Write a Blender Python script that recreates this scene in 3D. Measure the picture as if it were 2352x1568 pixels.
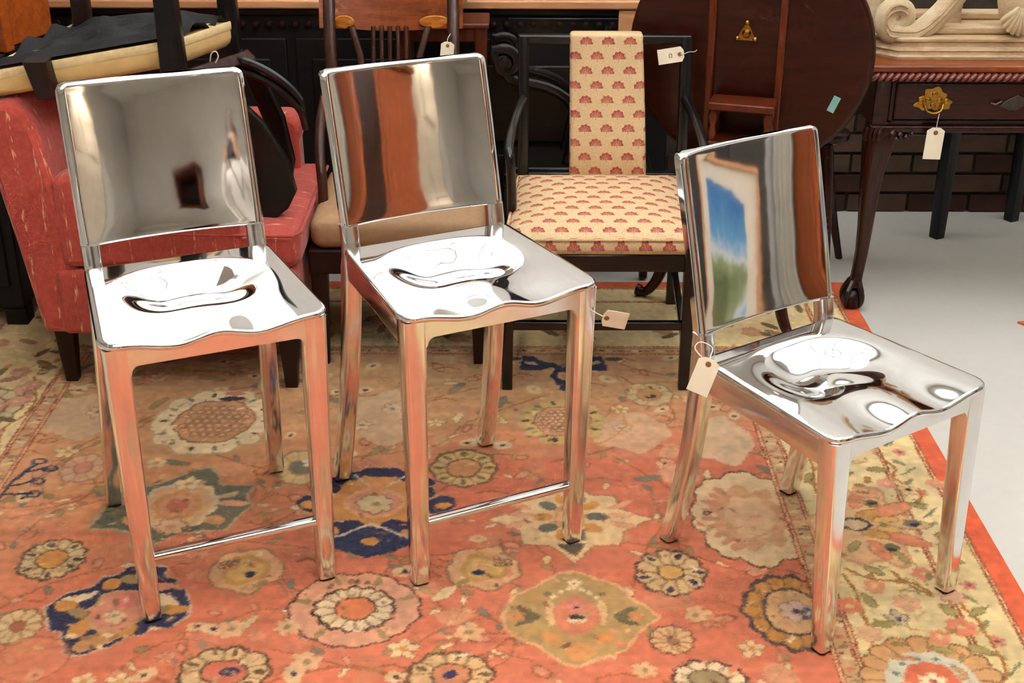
import bpy, math, random
import numpy as np
from mathutils import Vector, Matrix

# ------------------------------------------------------------------ clear
for o in list(bpy.data.objects):
    bpy.data.objects.remove(o, do_unlink=True)
scene = bpy.context.scene
COL = scene.collection

# ------------------------------------------------------------------ camera
cam_d = bpy.data.cameras.new('camera')
cam_d.sensor_width = 36.0
cam_d.lens = 3066.17 * 36.0 / 2352.0
cam_d.clip_start = 0.05
cam = bpy.data.objects.new('camera', cam_d)
COL.objects.link(cam)
_r = Vector((0.99999624, -0.00072411, 0.00264541))
_u = Vector((-0.00208157, 0.42768489, 0.9039255))
_f = Vector((0.00178595, 0.9039276, -0.42768177))
cam.matrix_world = Matrix(((_r.x, _u.x, -_f.x, 0.0), (_r.y, _u.y, -_f.y, 0.0), (_r.z, _u.z, -_f.z, 1.619), (0, 0, 0, 1)))
scene.camera = cam

# ------------------------------------------------------------------ world, lights, exposure
world = bpy.data.worlds.new('room_air')
world.use_nodes = True
world.node_tree.nodes['Background'].inputs[0].default_value = (1.0, 0.93, 0.82, 1)
world.node_tree.nodes['Background'].inputs[1].default_value = 0.02
scene.world = world

# the photographer's flash, turned up so that it bounces off the white ceiling
fl = bpy.data.lights.new('bounce_flash', 'SPOT')
fl.energy = 1000.0
fl.spot_size = math.radians(104)
fl.spot_blend = 0.9
fl.shadow_soft_size = 0.05
fl.color = (0.98, 0.99, 1.0)
flo = bpy.data.objects.new('bounce_flash', fl)
COL.objects.link(flo)
flo.location = (0.12, -0.10, 1.86)
flo.rotation_euler = (Vector((0.12, 0.35, 2.75)) - Vector(flo.location)).to_track_quat('-Z', 'Y').to_euler()

# ceiling down-lights of the showroom (their fittings are built with the room)
DOWNLIGHTS = [(-1.7, -1.0), (0.9, -1.4), (2.82, -0.6), (2.82, 2.2), (-1.9, 1.9)]
for k, (lx, ly) in enumerate(DOWNLIGHTS):
    ld = bpy.data.lights.new('downlight_lamp', 'SPOT')
    ld.energy = (46.0, 46.0, 46.0, 6.0, 6.0)[k]
    ld.spot_size = math.radians(95)
    ld.spot_blend = 0.6
    ld.shadow_soft_size = 0.045
    ld.color = (1.0, 0.90, 0.76)
    lo = bpy.data.objects.new('downlight_lamp', ld)
    COL.objects.link(lo)
    lo.location = (lx, ly, 2.72)

scene.view_settings.view_transform = 'Standard'
scene.view_settings.look = 'None'
scene.view_settings.exposure = 0.0
scene.view_settings.gamma = 1.0
scene.view_settings.use_curve_mapping = False
scene.cycles.use_denoising = True
scene.cycles.max_bounces = 5
scene.cycles.diffuse_bounces = 3
scene.cycles.glossy_bounces = 4
scene.cycles.transmission_bounces = 2
scene.cycles.use_adaptive_sampling = True
scene.cycles.adaptive_threshold = 0.07
scene.cycles.use_light_tree = False
scene.cycles.adaptive_min_samples = 10
scene.cycles.sample_clamp_indirect = 60.0
scene.cycles.caustics_reflective = False
scene.cycles.caustics_refractive = False

# ------------------------------------------------------------------ helpers
def lin(c):
    """sRGB 0-255 -> linear rgb"""
    out = []
    for x in c[:3]:
        x = x / 255.0
        out.append(x / 12.92 if x <= 0.04045 else ((x + 0.055) / 1.055) ** 2.4)
    return tuple(out)

class NT:
    """small helper to write node graphs as expressions"""
    def __init__(self, name):
        self.m = bpy.data.materials.new(name)
        self.m.use_nodes = True
        self.t = self.m.node_tree
        self.b = self.t.nodes['Principled BSDF']
    def n(self, kind, **kw):
        nd = self.t.nodes.new(kind)
        for k, v in kw.items():
            setattr(nd, k, v)
        return nd
    def put(self, sock, v):
        if isinstance(v, E):
            self.t.links.new(v.s, sock)
        elif isinstance(v, bpy.types.NodeSocket):
            self.t.links.new(v, sock)
        elif isinstance(v, (tuple, list)) and len(v) == 3 and sock.type == 'RGBA':
            sock.default_value = (*v, 1)
        else:
            sock.default_value = v
    def math(self, op, a, b=None, c=None):
        nd = self.n('ShaderNodeMath', operation=op)
        self.put(nd.inputs[0], a)
        if b is not None: self.put(nd.inputs[1], b)
        if c is not None: self.put(nd.inputs[2], c)
        return E(self, nd.outputs[0])
    def coords(self, which='Object', scale=(1, 1, 1), rot=(0, 0, 0)):
        tc = self.n('ShaderNodeTexCoord')
        mp = self.n('ShaderNodeMapping')
        mp.inputs['Scale'].default_value = scale
        mp.inputs['Rotation'].default_value = rot
        self.t.links.new(tc.outputs[which], mp.inputs['Vector'])
        return mp.outputs['Vector']
    def noise(self, vec, scale, detail=3.0, rough=0.55, dist=0.0):
        nd = self.n('ShaderNodeTexNoise')
        self.t.links.new(vec, nd.inputs['Vector'])
        nd.inputs['Scale'].default_value = scale
        nd.inputs['Detail'].default_value = detail
        nd.inputs['Roughness'].default_value = rough
        nd.inputs['Distortion'].default_value = dist
        return E(self, nd.outputs['Fac'])
    def ramp(self, fac, stops):
        nd = self.n('ShaderNodeValToRGB')
        self.put(nd.inputs[0], fac)
        el = nd.color_ramp.elements
        while len(el) < len(stops): el.new(0.5)
        for e, (p, c) in zip(el, stops):
            e.position = p; e.color = (*c, 1)
        return nd.outputs[0]
    def mix(self, fac, a, b):
        nd = self.n('ShaderNodeMix', data_type='RGBA')
        self.put(nd.inputs[0], fac)
        self.put(nd.inputs[6], a)
        self.put(nd.inputs[7], b)
        return nd.outputs[2]
    def bump(self, h, strength=0.2, dist=0.01):
        nd = self.n('ShaderNodeBump')
        nd.inputs['Strength'].default_value = strength
        nd.inputs['Distance'].default_value = dist
        self.put(nd.inputs['Height'], h)
        self.t.links.new(nd.outputs['Normal'], self.b.inputs['Normal'])
    def set(self, **kw):
        for k, v in kw.items():
            self.put(self.b.inputs[k.replace('_', ' ')], v)
        return self

class E:
    def __init__(self, nt, s): self.nt, self.s = nt, s
    def __add__(self, o): return self.nt.math('ADD', self, o)
    def __radd__(self, o): return self.nt.math('ADD', self, o)
    def __sub__(self, o): return self.nt.math('SUBTRACT', self, o)
    def __rsub__(self, o): return self.nt.math('SUBTRACT', o, self)
    def __mul__(self, o): return self.nt.math('MULTIPLY', self, o)
    def __rmul__(self, o): return self.nt.math('MULTIPLY', self, o)
    def __truediv__(self, o): return self.nt.math('DIVIDE', self, o)
    def f(self, op, o=None): return self.nt.math(op, self, o)

def plain(name, c, rough=0.5, metal=0.0, var=0.12, scale=14.0, bump=0.0, coat=0.0, spec=0.5, stretch=(1, 1, 1), emit=None):
    g = NT(name)
    c = lin(c)
    v = g.coords('Object', stretch)
    nz = g.noise(v, scale, 4.0)
    lo = tuple(x * (1 - var) for x in c); hi = tuple(min(1, x * (1 + var)) for x in c)
    g.set(Base_Color=g.ramp(nz, [(0.3, lo), (0.7, hi)]), Roughness=rough, Metallic=metal)
    g.b.inputs['Specular IOR Level'].default_value = spec
    if coat:
        g.b.inputs['Coat Weight'].default_value = coat
        g.b.inputs['Coat Roughness'].default_value = 0.12
    if bump: g.bump(g.noise(v, scale * 4, 3.0), bump, 0.004)
    if emit:
        g.set(Emission_Color=lin(emit[0]), Emission_Strength=emit[1])
    return g.m

def wood(name, dark, light, rough=0.36, stretch=(1.5, 14, 14), scale=3.0, coat=0.10, bump=0.05):
    g = NT(name)
    v = g.coords('Object', stretch)
    n1 = g.noise(v, scale, 6.0, 0.62, 0.8)
    n2 = g.noise(v, scale * 6, 3.0, 0.6)
    fac = n1 * 0.75 + n2 * 0.25
    d, l = lin(dark), lin(light)
    mid = tuple((a + b) / 2 for a, b in zip(d, l))
    g.set(Base_Color=g.ramp(fac, [(0.30, d), (0.52, mid), (0.72, l)]), Roughness=rough)
    g.b.inputs['Specular IOR Level'].default_value = 0.35
    g.b.inputs['Coat Weight'].default_value = coat
    g.b.inputs['Coat Roughness'].default_value = 0.18
    if bump: g.bump(fac, bump, 0.003)
    return g.m

# ---- mesh builder
def rrect(cx, cy, wx, wy, r, seg=3):
    """rounded rectangle, counter-clockwise list of (x, y)"""
    r = min(r, wx / 2 - 1e-5, wy / 2 - 1e-5)
    pts = []
    for qx, qy, a0 in ((1, 1, 0), (-1, 1, 90), (-1, -1, 180), (1, -1, 270)):
        for k in range(seg + 1):
            a = math.radians(a0 + 90.0 * k / seg)
            pts.append((cx + qx * (wx / 2 - r) + r * math.cos(a), cy + qy * (wy / 2 - r) + r * math.sin(a)))
    return pts

class MB:
    def __init__(self): self.v, self.f, self.uv = [], [], None
    def box(self, x0, x1, y0, y1, z0, z1):
        i = len(self.v)
        self.v += [(x0, y0, z0), (x1, y0, z0), (x1, y1, z0), (x0, y1, z0), (x0, y0, z1), (x1, y0, z1), (x1, y1, z1), (x0, y1, z1)]
        self.f += [(i, i + 3, i + 2, i + 1), (i + 4, i + 5, i + 6, i + 7), (i, i + 1, i + 5, i + 4), (i + 1, i + 2, i + 6, i + 5), (i + 2, i + 3, i + 7, i + 6), (i + 3, i, i + 4, i + 7)]
        return self
    def loft(self, rings, caps=True, closed=True):
        i = len(self.v); n = len(rings[0])
        for r in rings: self.v += [tuple(p) for p in r]
        for a in range(len(rings) - 1):
            for k in range(n if closed else n - 1):
                k2 = (k + 1) % n
                self.f.append((i + a * n + k, i + a * n + k2, i + (a + 1) * n + k2, i + (a + 1) * n + k))
        if caps and closed:
            self.f.append(tuple(i + k for k in reversed(range(n))))
            self.f.append(tuple(i + (len(rings) - 1) * n + k for k in range(n)))
        return self
    def tube(self, path, rad, n=10, flat=1.0, caps=True):
        path = [Vector(p) for p in path]
        m = len(path)
        rads = rad if isinstance(rad, (list, tuple)) else [rad] * m
        rings = []
        t = (path[1] - path[0]).normalized()
        ref = Vector((0, 0, 1)) if abs(t.z) < 0.9 else Vector((0, 1, 0))
        nrm = t.cross(ref).normalized()
        for k in range(m):
            if k == 0: t = path[1] - path[0]
            elif k == m - 1: t = path[-1] - path[-2]
            else: t = path[k + 1] - path[k - 1]
            t = t.normalized()
            nrm = (nrm - t * nrm.dot(t)).normalized()
            bi = t.cross(nrm)
            rings.append([tuple(path[k] + nrm * (rads[k] * math.cos(2 * math.pi * a / n)) + bi * (rads[k] * flat * math.sin(2 * math.pi * a / n))) for a in range(n)])
        return self.loft(rings, caps)
    def lathe(self, prof, c=(0, 0, 0), n=20, axis='z'):
        rings = []
        for r, h in prof:
            ring = []
            for a in range(n):
                x, y = r * math.cos(2 * math.pi * a / n), r * math.sin(2 * math.pi * a / n)
                p = {'z': (x, y, h), 'y': (x, -h, y), 'x': (h, x, y)}[axis]
                ring.append((c[0] + p[0], c[1] + p[1], c[2] + p[2]))
            rings.append(ring)
        return self.loft(rings)
    def prism(self, pts, axis, a, b):
        """polygon in the plane normal to axis ('y': pts are (x,z); 'x': (y,z); 'z': (x,y)) from a to b"""
        def P(p, h): return {'y': (p[0], h, p[1]), 'x': (h, p[0], p[1]), 'z': (p[0], p[1], h)}[axis]
        return self.loft([[P(p, a) for p in pts], [P(p, b) for p in pts]])
    def grid(self, fn, nu, nv, uvfn=None):
        i = len(self.v)
        if self.uv is None: self.uv = []
        for b in range(nv + 1):
            for a in range(nu + 1):
                self.v.append(tuple(fn(a / nu, b / nv)))
        for b in range(nv):
            for a in range(nu):
                q = i + b * (nu + 1) + a
                self.f.append((q, q + 1, q + nu + 2, q + nu + 1))
        return self
    def xf(self, M, start=0):
        for k in range(start, len(self.v)):
            self.v[k] = tuple(M @ Vector(self.v[k]))
        return self
    def mesh(self, name):
        me = bpy.data.meshes.new(name)
        me.from_pydata(self.v, [], self.f)
        import bmesh
        bm = bmesh.new(); bm.from_mesh(me)
        bmesh.ops.recalc_face_normals(bm, faces=bm.faces)
        bm.to_mesh(me); bm.free()
        return me
    def build(self, name, mat, parent=None, smooth=True, bevel=0.0, angle=38, sub=0, label=None, loc=None, seg=2):
        me = self.mesh(name)
        return link(name, me, mat, parent, smooth, bevel, angle, sub, label, loc, seg)

def link(name, me, mat, parent=None, smooth=True, bevel=0.0, angle=38, sub=0, label=None, loc=None, seg=2):
    if mat and not me.materials: me.materials.append(mat)
    if smooth:
        me.polygons.foreach_set('use_smooth', [True] * len(me.polygons))
        me.set_sharp_from_angle(angle=math.radians(angle))
    o = bpy.data.objects.new(name, me)
    COL.objects.link(o)
    if parent: o.parent = parent
    if loc: o.location = loc
    if bevel:
        md = o.modifiers.new('bevel', 'BEVEL'); md.width = bevel; md.segments = seg; md.limit_method = 'ANGLE'; md.angle_limit = math.radians(35)
    if sub:
        md = o.modifiers.new('subsurf', 'SUBSURF'); md.levels = sub; md.render_levels = sub
    if label: o['label'] = label
    return o

def thing(name, label, cat, loc=(0, 0, 0), rotz=0.0, group=None):
    o = bpy.data.objects.new(name, None)
    COL.objects.link(o)
    o.empty_display_size = 0.05
    o.location = loc; o.rotation_euler = (0, 0, rotz)
    o['label'] = label; o['category'] = cat
    if group: o['group'] = group
    return o

def tag(o, label, cat, group=None):
    o['label'] = label; o['category'] = cat
    if group: o['group'] = group
    return o

def struct(o):
    o['kind'] = 'structure'
    return o

def sstep(a, b, x):
    t = min(1.0, max(0.0, (x - a) / (b - a)))
    return t * t * (3 - 2 * t)

def catmull(pts, per=8):
    P = [Vector(p) for p in pts]
    P = [P[0] * 2 - P[1]] + P + [P[-1] * 2 - P[-2]]
    out = []
    for i in range(1, len(P) - 2):
        for k in range(per):
            t = k / per
            a, b, c, d = P[i - 1], P[i], P[i + 1], P[i + 2]
            out.append(0.5 * ((2 * b) + (c - a) * t + (2 * a - 5 * b + 4 * c - d) * t * t + (3 * b - a - 3 * c + d) * t ** 3))
    out.append(P[-2])
    return out
# ================================================================== materials
M = {}
def alu(name, r0, r1, dent=0.0):
    g = NT(name)
    v = g.coords('Object', (1, 1, 1))
    vs = g.coords('Object', (1, 1, 22))
    nz = g.noise(v, 9.0, 5.0, 0.65)
    sc = g.noise(vs, 26.0, 4.0, 0.7)
    g.set(Base_Color=g.ramp(nz, [(0.3, (0.80, 0.795, 0.79)), (0.7, (0.90, 0.895, 0.89))]), Metallic=1.0)
    rr = nz * (r1 - r0) + sc * (0.5 * (r1 - r0)) + (r0 - 0.2 * (r1 - r0))
    g.put(g.b.inputs['Roughness'], rr)
    if dent:
        g.bump(g.noise(v, 11.0, 2.0, 0.4), dent, 0.006)
    return g.m
M['alu'] = alu('polished_aluminium', 0.025, 0.07, 0.05)
M['alu_leg'] = alu('brushed_aluminium', 0.09, 0.20, 0.14)
M['glide'] = plain('dark_rubber', (58, 44, 34), 0.6)
M['tag'] = plain('manila_card', (252, 242, 216), 0.75, var=0.02, scale=40)
M['tag_eye'] = plain('tag_eyelet', (150, 96, 62), 0.6)
M['string'] = plain('cotton_string', (232, 222, 204), 0.85)
M['ink'] = plain('pencil_ink', (104, 96, 90), 0.8)

M['mahog'] = wood('dark_mahogany', (30, 9, 4), (76, 25, 11), 0.26)
M['mahog_v'] = wood('dark_mahogany_upright', (30, 10, 5), (72, 26, 14), 0.26, stretch=(14, 14, 1.5))
M['mahog_top'] = wood('mahogany_table_top', (38, 10, 4), (70, 24, 10), 0.30, stretch=(1.2, 9, 12))
M['mahog_red'] = wood('red_mahogany', (72, 25, 10), (122, 50, 21), 0.30, stretch=(14, 14, 1.5))
M['walnut'] = wood('walnut', (92, 38, 12), (172, 86, 34), 0.28)
M['walnut_v'] = wood('walnut_upright', (44, 20, 12), (84, 44, 26), 0.34, stretch=(14, 14, 1.5))
M['inlay'] = wood('satinwood_inlay', (170, 96, 26), (214, 138, 52), 0.3)
M['oak'] = wood('orange_oak', (140, 58, 14), (206, 104, 38), 0.34)
M['tan_top'] = wood('tan_counter_top', (196, 132, 84), (232, 176, 128), 0.30, stretch=(1.0, 12, 12))
M['ebony'] = wood('ebonised_wood', (8, 6, 5), (22, 17, 14), 0.34, coat=0.15)
M['black_paint'] = plain('black_satin_paint', (15, 14, 14), 0.26, var=0.25, coat=0.3)
M['dark_back'] = wood('blackened_oak', (8, 6, 5), (20, 16, 12), 0.6, coat=0.0)
M['brown_panel'] = wood('brown_oak_panel', (26, 17, 9), (54, 37, 21), 0.42, stretch=(1.2, 12, 16))
M['dark_leg'] = wood('dark_brown_leg', (24, 9, 5), (48, 19, 9), 0.42, stretch=(12, 12, 1.5), coat=0.1)
M['brass'] = plain('antique_brass', (176, 132, 58), 0.34, metal=1.0, var=0.25, scale=60)
M['pewter'] = plain('tarnished_plate', (96, 88, 82), 0.4, metal=1.0, var=0.3, scale=60)
M['teal'] = plain('teal_sticker', (136, 196, 184), 0.6, var=0.05)
M['beige'] = plain('beige_upholstery', (176, 138, 100), 0.8, var=0.08, scale=60, bump=0.1)
M['beige_tan'] = plain('tan_upholstery', (150, 112, 76), 0.7, var=0.1, scale=40, bump=0.1)
M['cream'] = plain('cream_upholstery', (224, 188, 122), 0.75, var=0.06, scale=30, bump=0.12)
M['cream_gimp'] = plain('cream_braid', (240, 212, 156), 0.8, var=0.08, scale=80, bump=0.2)
M['cambric'] = plain('black_dust_cloth', (34, 32, 33), 0.75, var=0.3, scale=24, bump=0.5)
M['limed'] = wood('limewashed_wood', (166, 132, 94), (226, 200, 160), 0.6, stretch=(3, 12, 12), coat=0.0, bump=0.15)
M['limed_pale'] = wood('pale_limewashed_carving', (190, 164, 124), (234, 214, 178), 0.65, stretch=(6, 6, 6), coat=0.0, bump=0.2)

# red woven fabric with pale flecks in rows
def red_fabric():
    g = NT('red_fleck_fabric')
    uvn = g.n('ShaderNodeUVMap'); uvn.uv_map = 'uv'
    sp = g.n('ShaderNodeSeparateXYZ')
    g.t.links.new(uvn.outputs[0], sp.inputs[0])
    u, v = E(g, sp.outputs[0]), E(g, sp.outputs[1])
    cx = g.n('ShaderNodeCombineXYZ')
    g.put(cx.inputs[0], u * 140.0); g.put(cx.inputs[1], v * 24.0)
    fl = g.noise(cx.outputs[0], 1.0, 3.0, 0.6)
    stripe = ((u / 0.052).f('FRACT') - 0.5).f('ABSOLUTE')          # 0 in the row's middle
    inrow = (stripe * -1.0 + 0.13).f('MULTIPLY', 14.0).f('MINIMUM', 1.0).f('MAXIMUM', 0.0)
    fleck = (fl - 0.545).f('MULTIPLY', 14.0).f('MINIMUM', 1.0).f('MAXIMUM', 0.0) * inrow
    vo = g.coords('Object')
    nz = g.noise(vo, 90.0, 2.0)
    base = g.ramp(nz, [(0.3, lin((180, 64, 50))), (0.7, lin((198, 80, 64)))])
    g.set(Base_Color=g.mix(fleck * 0.75, base, lin((232, 186, 150))), Roughness=0.85)
    g.b.inputs['Sheen Weight'].default_value = 0.25
    g.bump(g.noise(vo, 420.0, 2.0), 0.15, 0.002)
    return g.m
M['red'] = red_fabric()

# yellow linen printed with staggered red fan flowers
def fan_fabric():
    g = NT('fan_print_fabric')
    uvn = g.n('ShaderNodeUVMap'); uvn.uv_map = 'uv'
    sp = g.n('ShaderNodeSeparateXYZ')
    g.t.links.new(uvn.outputs[0], sp.inputs[0])
    u, v = E(g, sp.outputs[0]), E(g, sp.outputs[1])
    PX, PY = 0.060, 0.039
    row = (v / PY).f('FLOOR')
    uu = u / PX + (row * 0.5).f('FRACT')
    x = (uu.f('FRACT') - 0.5) * PX
    y = ((v / PY).f('FRACT') - 0.5) * PY
    yc = y + 0.004
    r = (x * x + yc * yc).f('SQRT')
    ang = yc.f('ARCTAN2', x)
    pet = (ang * 9.0).f('COSINE')
    edge = pet * 0.0014 + 0.0178
    up = ((yc + 0.0035) * 700.0).f('MINIMUM', 1.0).f('MAXIMUM', 0.0)
    fan = ((edge - r) * 900.0).f('MINIMUM', 1.0).f('MAXIMUM', 0.0) * up
    rays = (pet * 0.5 + 0.5) * ((r - 0.0045) * 800.0).f('MINIMUM', 1.0).f('MAXIMUM', 0.0)
    rim = ((r - 0.0118) * 900.0).f('MINIMUM', 1.0).f('MAXIMUM', 0.0)
    den = fan * ((rays * 0.36 + 0.60) + rim * 0.35).f('MINIMUM', 0.95)
    stem = ((0.0011 - x.f('ABSOLUTE')) * 1800.0).f('MINIMUM', 1.0).f('MAXIMUM', 0.0) * ((yc * -900.0).f('MINIMUM', 1.0).f('MAXIMUM', 0.0)) * ((yc + 0.0105) * 900.0).f('MINIMUM', 1.0).f('MAXIMUM', 0.0)
    vo = g.coords('Object')
    nz = g.noise(vo, 22.0, 4.0)
    wv = g.noise(vo, 320.0, 2.0)
    base = g.ramp(wv, [(0.3, lin((206, 172, 124))), (0.7, lin((230, 202, 158)))])
    red = g.ramp(nz, [(0.35, lin((176, 84, 60))), (0.65, lin((170, 48, 62)))])
    c = g.mix(den, base, red)
    c = g.mix(stem * 0.75, c, lin((150, 122, 70)))
    g.set(Base_Color=c, Roughness=0.85)
    g.bump(wv, 0.15, 0.002)
    return g.m
M['fan'] = fan_fabric()

def set_uv(me, fn):
    """uv from vertex position and face normal"""
    ul = me.uv_layers.new(name='uv')
    for p in me.polygons:
        nrm = p.normal
        for li in p.loop_indices:
            co = me.vertices[me.loops[li].vertex_index].co
            ul.data[li].uv = fn(co, nrm)

def boxuv(co, n):
    a = (abs(n.x), abs(n.y), abs(n.z))
    if a[2] >= a[0] and a[2] >= a[1]: return (co.x, co.y)
    if a[1] >= a[0]: return (co.x, co.z)
    return (co.y, co.z)

# ================================================================== the room
def floor_mat():
    g = NT('grey_painted_concrete')
    v = g.coords('Object')
    n1 = g.noise(v, 0.9, 5.0, 0.6, 0.3)
    n2 = g.noise(v, 30.0, 4.0)
    g.set(Base_Color=g.ramp(n1 * 0.8 + n2 * 0.2, [(0.3, lin((208, 203, 192))), (0.7, lin((224, 219, 208)))]), Roughness=0.42)
    g.bump(n2, 0.03, 0.002)
    return g.m
XL, XR, YF, YB, ZC = -3.0, 3.0, -2.2, 4.56, 2.75
struct(MB().box(XL, XR, YF, YB, -0.12, -0.008).build('floor', floor_mat(), smooth=False))
M['plaster'] = plain('warm_grey_plaster', (216, 212, 204), 0.85, var=0.05, scale=3.0)
M['back_wall'] = plain('white_wall_plaster', (236, 232, 224), 0.9, var=0.06, scale=3.0)
M['white_paint'] = plain('white_ceiling_paint', (240, 238, 232), 0.9, var=0.02, scale=2.0)
M['mortar'] = plain('lime_mortar', (70, 58, 47), 0.95, var=0.25, scale=18, bump=0.4)
M['brick'] = plain('old_red_brick', (66, 37, 26), 0.9, var=0.4, scale=7, bump=0.5)
M['brick_pale'] = plain('pale_worn_brick', (88, 66, 50), 0.9, var=0.35, scale=9, bump=0.5)
struct(MB().box(XL, XR, YF, YB, ZC, ZC + 0.1).build('ceiling', M['white_paint'], smooth=False))
wall_back = struct(MB().box(XL, XR, YB, YB + 0.15, -0.12, ZC).build('wall_back', M['back_wall'], smooth=False))
wn = MB().box(XL, 0.55, YB - 0.02, YB + 0.001, -0.008, 1.15).build('wainscot', M['dark_back'], wall_back, bevel=0.004)
MB().box(XL, 0.56, YB - 0.035, YB + 0.001, 1.15, 1.19).build('dado_rail', M['dark_leg'], wall_back, bevel=0.008)
struct(MB().box(XL, XR, YF - 0.15, YF, -0.12, ZC).build('wall_front', M['plaster'], smooth=False))
struct(MB().box(XL - 0.15, XL, YF, YB, -0.12, ZC).build('wall_left', M['plaster'], smooth=False))
struct(MB().box(XR, XR + 0.15, YF, YB, -0.12, ZC).build('wall_right', M['plaster'], smooth=False))
# lower part of the back wall is bare brick: a mortar bed with single bricks standing proud of it
mb_ = MB().box(0.55, 2.75, YB - 0.012, YB + 0.001, -0.008, 0.78)
mb_.build('mortar_bed', M['mortar'], wall_back, smooth=False)
bm_ = MB().box(-0.103, 0.103, -0.011, 0.011, -0.030, 0.030)
bme = bm_.mesh('brick')
bme2 = bm_.mesh('brick_pale')
rb = random.Random(5)
for row in range(10):
    for k in range(10):
        x = 0.66 + k * 0.218 + (0.109 if row % 2 else 0.0)
        pale = rb.random() < (0.55 if x < 1.35 else 0.25)
        link('brick', bme2 if pale else bme, M['brick_pale'] if pale else M['brick'], wall_back, smooth=False, loc=(x, YB - 0.014 + rb.uniform(-0.003, 0.003), 0.026 + row * 0.073))
# ceiling down-light fittings
for k, (lx, ly) in enumerate(DOWNLIGHTS):
    t = thing('downlight', ['round downlight in the ceiling left behind the photographer', 'round downlight in the ceiling right behind the photographer', 'round downlight in the ceiling by the tall wardrobe', 'round downlight in the ceiling above the side table', 'round downlight in the ceiling above the red armchair'][k], 'light', (lx, ly, ZC), 0, 'ceiling downlights')
    MB().lathe([(0.075, 0.0), (0.085, -0.012), (0.07, -0.016), (0.062, -0.004), (0.05, 0.0)], n=24).build('trim_ring', M['white_paint'], t)
    MB().lathe([(0.050, -0.006), (0.045, -0.010), (0.002, -0.011)], n=20).build('lens', plain('downlight_lens', (255, 236, 206), 0.4, emit=((255, 226, 186), 9.0)), t)

# added glowing panels, standing in for light bounced off the ceiling above the furniture
LIT = plain('added_panel_glow', (255, 252, 246), 0.5, var=0.0, emit=((246, 251, 255), 2.5))
pd = MB().box(-0.355, 0.355, -0.355, 0.355, -0.016, -0.004).mesh('glow_square')
pf_ = [MB().box(x0, x1, y0, y1, -0.021, 0.0).mesh('frame') for (x0, x1, y0, y1) in ((-0.369, -0.355, -0.369, 0.369), (0.355, 0.369, -0.369, 0.369), (-0.355, 0.355, -0.369, -0.355), (-0.355, 0.355, 0.355, 0.369))]
for ix in range(5):
    for iy in range(4):
        lp = thing('added_light_panel', 'added ceiling light panel, %s in the row %s' % (('far left', 'second from left', 'middle', 'second from right', 'far right')[ix], ('nearest the photographer', 'second from the photographer', 'second from the back wall', 'nearest the back wall')[iy]), 'light', (0.70 + (ix - 2) * 0.74, 2.95 + (iy - 1.5) * 0.74, ZC), 0, 'added ceiling light panels')
        link('glow_square', pd, LIT, lp, smooth=False)
        for q in pf_: link('frame', q, M['white_paint'], lp, smooth=False)
# ================================================================== the rug
RX0, RX1, RY0, RY1 = -1.63, 1.045, 0.45, 3.86
FX0, FX1 = -1.165, 0.612          # field between the guard stripes
GW = 0.056                        # guard stripe width
FY1 = 3.335                       # far end of the field
CORAL, ORANGE, TAN = (206, 114, 82), (208, 146, 98), (196, 150, 104)
NAVY, CREAM, IVORY, GOLD, PINK, OLIVE, SAGE, BROWN, DK = (26, 38, 74), (224, 200, 150), (236, 214, 166), (204, 140, 66), (214, 142, 112), (150, 132, 82), (112, 116, 100), (140, 84, 46), (66, 44, 36)
rng = np.random.RandomState(11)

def smooth_noise(shape, cells):
    gy, gx = cells
    g = rng.rand(gy + 2, gx + 2)
    yy = np.linspace(0, gy, shape[0]); xx = np.linspace(0, gx, shape[1])
    y0 = np.floor(yy).astype(int); x0 = np.floor(xx).astype(int)
    fy = (yy - y0)[:, None]; fx = (xx - x0)[None, :]
    fy = fy * fy * (3 - 2 * fy); fx = fx * fx * (3 - 2 * fx)
    a = g[y0][:, x0]; b = g[y0][:, x0 + 1]; c = g[y0 + 1][:, x0]; d = g[y0 + 1][:, x0 + 1]
    return (a * (1 - fx) + b * fx) * (1 - fy) + (c * (1 - fx) + d * fx) * fy

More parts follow.
